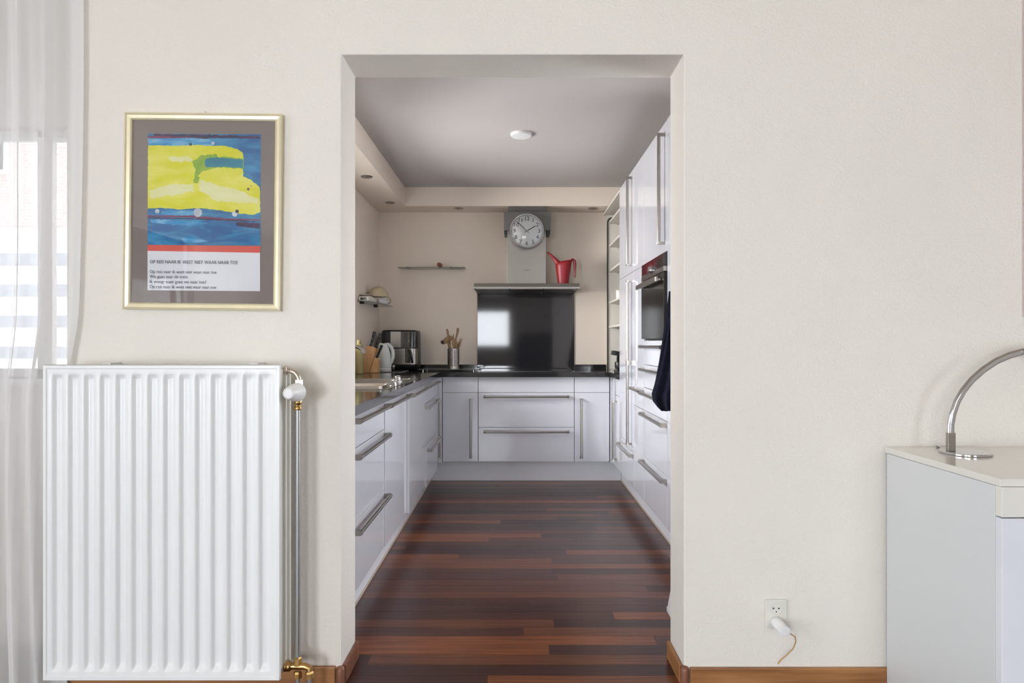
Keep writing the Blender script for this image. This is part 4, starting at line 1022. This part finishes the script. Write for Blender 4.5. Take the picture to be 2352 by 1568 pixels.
for k in range(20):
    a = 2*PI*k/20; rr = .0150; cc_ = hd1 + dn*.0033 + (uu*math.cos(a) + vv*math.sin(a))*rr
    t_ = (-uu*math.sin(a) + vv*math.cos(a))*.0011; q_ = (uu*math.cos(a) + vv*math.sin(a))*.0016
    m.add([cc_ - t_ - q_, cc_ + t_ - q_, cc_ + t_ + q_, cc_ - t_ + q_], [(0, 1, 2, 3)])
m.build('scale_notches', 'steel_dark', hd)
MB().lathe([(.0125, 0), (.0135, .004), (.0135, .010), (.010, .013), (.010, .017), (.0135, .020), (.0135, .028), (.011, .032)], (vx, Yv, Z(941, Yv)), n=20).build('compression_nut', 'brass', r, smooth=True, auto=60)
o = MB().cyl((vx, Yv, Z(941, Yv) + .002), (vx, Yv, Z(1512, Yv)), .0078, 20).build('riser_pipe', 'pipe', smooth=True)
tag(o, 'slim grey pipe running down beside the right edge of the radiator', 'pipe')
Zl = Z(1529, Yv)
r = thing('return_valve', (vx, Yv, Zl), 'brass valve with two pipe stubs at the bottom right of the radiator', 'valve')
MB().lathe([(.016, 0), (.017, .004), (.015, .008), (.017, .012), (.016, .018), (.012, .022)], (X(653.5, Yv) + .0005, Yv, Zl), 'x', 12).build('union_nut', 'brass', r, smooth=True, auto=30)
MB().tube([(X(660, Yv), Yv, Zl), (X(700, Yv), Yv, Zl), (X(710, Yv), Yv, Zl - .006), (X(711, Yv), Yv, Zl - .016)], .0105, 14).build('valve_body', 'brass', r, smooth=True)
MB().lathe([(.006, -.020), (.0135, -.012), (.0135, .010), (.009, .014)], (vx, Yv, Z(1512, Yv) - .008), n=6).build('pipe_nut', 'brass', r)
for px in (684, 711):
    MB().lathe([(.0135, -.020), (.0135, -.004), (.010, .002)], (X(px, Yv), Yv, Zl - .018), n=6).build('pipe_nut', 'brass', r)
    MB().cyl((X(px, Yv), Yv, .0005), (X(px, Yv), Yv, Zl - .03), .0075, 14).build('pipe_stub', 'pipe', r, smooth=True)

# ============================================================ CURTAIN
m = MB(); nx, nz = 150, 40; cx0, cx1 = -2.75, -1.458; ztop = 2.50
vs = []
for j in range(nz + 1):
    z = .012 + (ztop - .012)*j/nz; t = 1 - j/nz
    sh = -.036*sm((1.30 - z)/.35) - .012*math.sin(z*2.2)
    for i in range(nx + 1):
        u = i/nx; x = cx0 + (cx1 - cx0)*u
        xx = x + sh*sm((u - .5)/.5) + .012*math.sin(z*3 + u*19)*(1-u)
        amp = .030*(1 - sm((xx + 1.56)/.09)) + .006
        ph = u*nx/150*92 + .9*math.sin(z*1.1 + u*6)
        y = 2.062 + .030*sm((xx + 1.56)/.09) + amp*(math.sin(ph)*.7 + .3*math.sin(ph*2.3 + z*1.5))*(.55 + .45*t)
        vs.append((xx, min(y, 2.105), z))
m.add(vs, [(j*(nx+1)+i, j*(nx+1)+i+1, (j+1)*(nx+1)+i+1, (j+1)*(nx+1)+i) for j in range(nz) for i in range(nx)])
tag(m.build('sheer_curtain', 'sheer', smooth=True, auto=180), 'sheer white floor-length curtain hanging before the window at the left edge', 'curtain')
o = B(RX0 + .02, -1.40, 2.05, 2.08, ztop + .002, ztop + .03).build('curtain_rail', 'white'); tag(o, 'white curtain rail above the sheer curtain', 'curtain rail')

# ============================================================ SOCKET AND PLUG
Yo = YF - .008
r = thing('wall_socket', (*W(1783, 1410, YF).xy, W(1783, 1410, YF).z), 'cream double wall socket low on the wall between doorway and sideboard', 'socket')
B(X(1758.5, Yo), X(1808, Yo), Yo, YF - .0005, Z(1443, Yo), Z(1377.5, Yo)).build('cover_plate', 'offwhite', r, bevel=.003)
for py in (1398, 1427):
    c_ = W(1782.5, py, Yo)
    MB().lathe([(.0195, -.0003), (.0195, -.0022), (.0172, -.0026), (.0168, -.0008)], c_, 'y', 32).build('socket_ring', 'offwhite', r, smooth=True, auto=30)
    m = MB()
    if py == 1398:
        for dx, dy, rr in ((-6.2, -1.5, 1.9), (6.2, -1.5, 1.9), (.3, 6.5, 1.5)):
            q_ = W(1782.5 + dx, 1398 + dy, Yo); m.lathe([(rr/FPX*Yo, -.0009), (rr/FPX*Yo, -.0012)], q_, 'y', 12)
        m.build('socket_holes', 'hole', r)
r = thing('power_plug', W(1782.5, 1427, Yo), 'round white plug with thin cord in the lower socket hole', 'plug')
p0 = W(1783, 1428, Yo - .003); p1 = p0 + Vector((.004, -.060, -.006)); d = p1 - p0
MB().tube([p0, p0 + d*.5, p0 + d*.52, p1 - d*.02, p1], [.0185, .0195, .0185, .0185, .012], 28).build('plug_body', 'white', r, smooth=True, auto=50)
cp = [p1 + Vector((.012, .008, -.004)), W(1826, 1462, 2.065), W(1828, 1474, 2.075), W(1822, 1489, 2.085), W(1806, 1505, 2.095), W(1793, 1516, 2.10), W(1787, 1524, 2.105)]
MB().tube(cp, .0019, 8).build('cord', 'cord', r, smooth=True)

# ============================================================ SIDEBOARD AND LAMP
sx0 = 1.2526; sz = Z(1025, YF); Yfr = FPX/893
r = thing('sideboard', (1.9, 1.85, 0), 'white lacquered sideboard with glossy top at the right edge', 'sideboard')
B(sx0 + .001, 2.55, Yfr + .024, YF - BT - .001, .0005, sz - .021).build('body', 'cabside', r, bevel=.001)
B(sx0, 2.552, Yfr + .004, YF - .002, sz - .020, sz).build('top', 'cabtop', r, bevel=.0015)
B(sx0 + .001, 2.55, Yfr, Yfr + .0225, sz - .098, sz - .0205).build('drawer', 'cabtop', r, bevel=.0015)
for a, b in ((sx0 + .001, 1.90), (1.903, 2.55)):
    B(a, b, Yfr, Yfr + .0225, .03, sz - .101).build('door', 'cabfront', r, bevel=.0015)
Yl = 1.975; lz = sz
r = thing('table_lamp', (X(2216, Yl), Yl, lz), 'chrome arc table lamp on a round base on the sideboard', 'lamp')
MB().lathe([(.071, .0004), (.072, .002), (.072, .006), (.069, .008)], (X(2216, Yl), Yl, lz), n=48).build('base', 'chrome', r, smooth=True, auto=30)
ax = X(2183, Yl)
B(ax - .011, ax + .013, Yl - .006, Yl + .006, lz + .008, Z(993, Yl)).build('post', 'steel', r, bevel=.001)
arc = [(2183.5, 994), (2184, 975), (2189, 948), (2198, 922), (2212, 897), (2232, 872), (2258, 849), (2288, 829), (2318, 816), (2344, 809)]
m = MB(); m.tube([W(a, b, Yl) for a, b in arc], .0112, 20, flat=.55, up=(0.9, 0, 0.1))
m.build('arc_arm', 'chrome', r, smooth=True)
pe = W(2344, 809, Yl)
MB().tube([pe, pe + Vector((.03, 0, .008)), pe + Vector((.10, 0, .005)), pe + Vector((.20, 0, -.03))], [.011, .012, .02, .02], 16, flat=.7).build('lamp_head', 'chrome', r, smooth=True)
MB().tube([(X(2166, Yl) , Yl + .0, lz + .004), (X(2155, 2.05), 2.03, lz + .004), (X(2152, 2.09), 2.09, lz + .003)], .0025, 8).build('cord', 'black', r, smooth=True)

# ============================================================ BEHIND THE CAMERA (seen only in reflections)
r = thing('sofa', (1.0, -3.9, 0), 'dark sofa behind the viewer, mirrored dimly in the black splashback', 'sofa')
B(.05, 1.4, -4.42, -3.5, .08, .45).build('seat', 'darkcloth', r, bevel=.04)
B(.05, 1.4, -4.45, -4.2, .46, 1.40).build('backrest', 'darkcloth', r, bevel=.04)
for a in (.0, 1.25): B(a, a + .2, -4.42, -3.52, .08, .62).build('armrest', 'darkcloth', r, bevel=.03)
for a in (.08, 1.3):
    for b in (-4.38, -3.6): B(a, a + .05, b, b + .05, .0005, .079).build('leg', 'black', r)

# ============================================================ OUTSIDE THE WINDOW
struct(B(-12, -1.52, YW + .2, 14, -.25, -.15).build('ground', 'terrace'))
r = thing('slatted_fence', (-3.5, 4.35, -.15), 'pale grey horizontal slatted fence seen through the sheer curtain', 'fence')
for zz in [1.74 - k*.215 for k in range(9)]:
    B(-5.2, -2.3, 4.30, 4.325, zz - .042, zz + .042).build('slat', 'fence', r)
for xx in (-5.1, -3.75, -2.4): B(xx, xx + .07, 4.326, 4.40, -.1495, 1.85).build('post', 'fence', r)
r = thing('house', (-10, 12.5, -.15), 'house with brick upper storey and white lower storey beyond the slatted fence', 'house')
B(-16, -5, 12, 16, -.1495, 3.4).build('lower_wall', 'render', r)
B(-16.02, -4.98, 11.95, 16, 3.401, 7.5).build('upper_wall', 'brick', r)
for xx in (-14, -10.9, -8): 
    o = B(xx, xx + 1.2, 11.9, 11.949, 4.4, 5.8).build('window', 'white', r); B(xx+.08, xx + 1.12, 11.88, 11.899, 4.48, 5.72).build('window_glass', 'ovenglass', o)
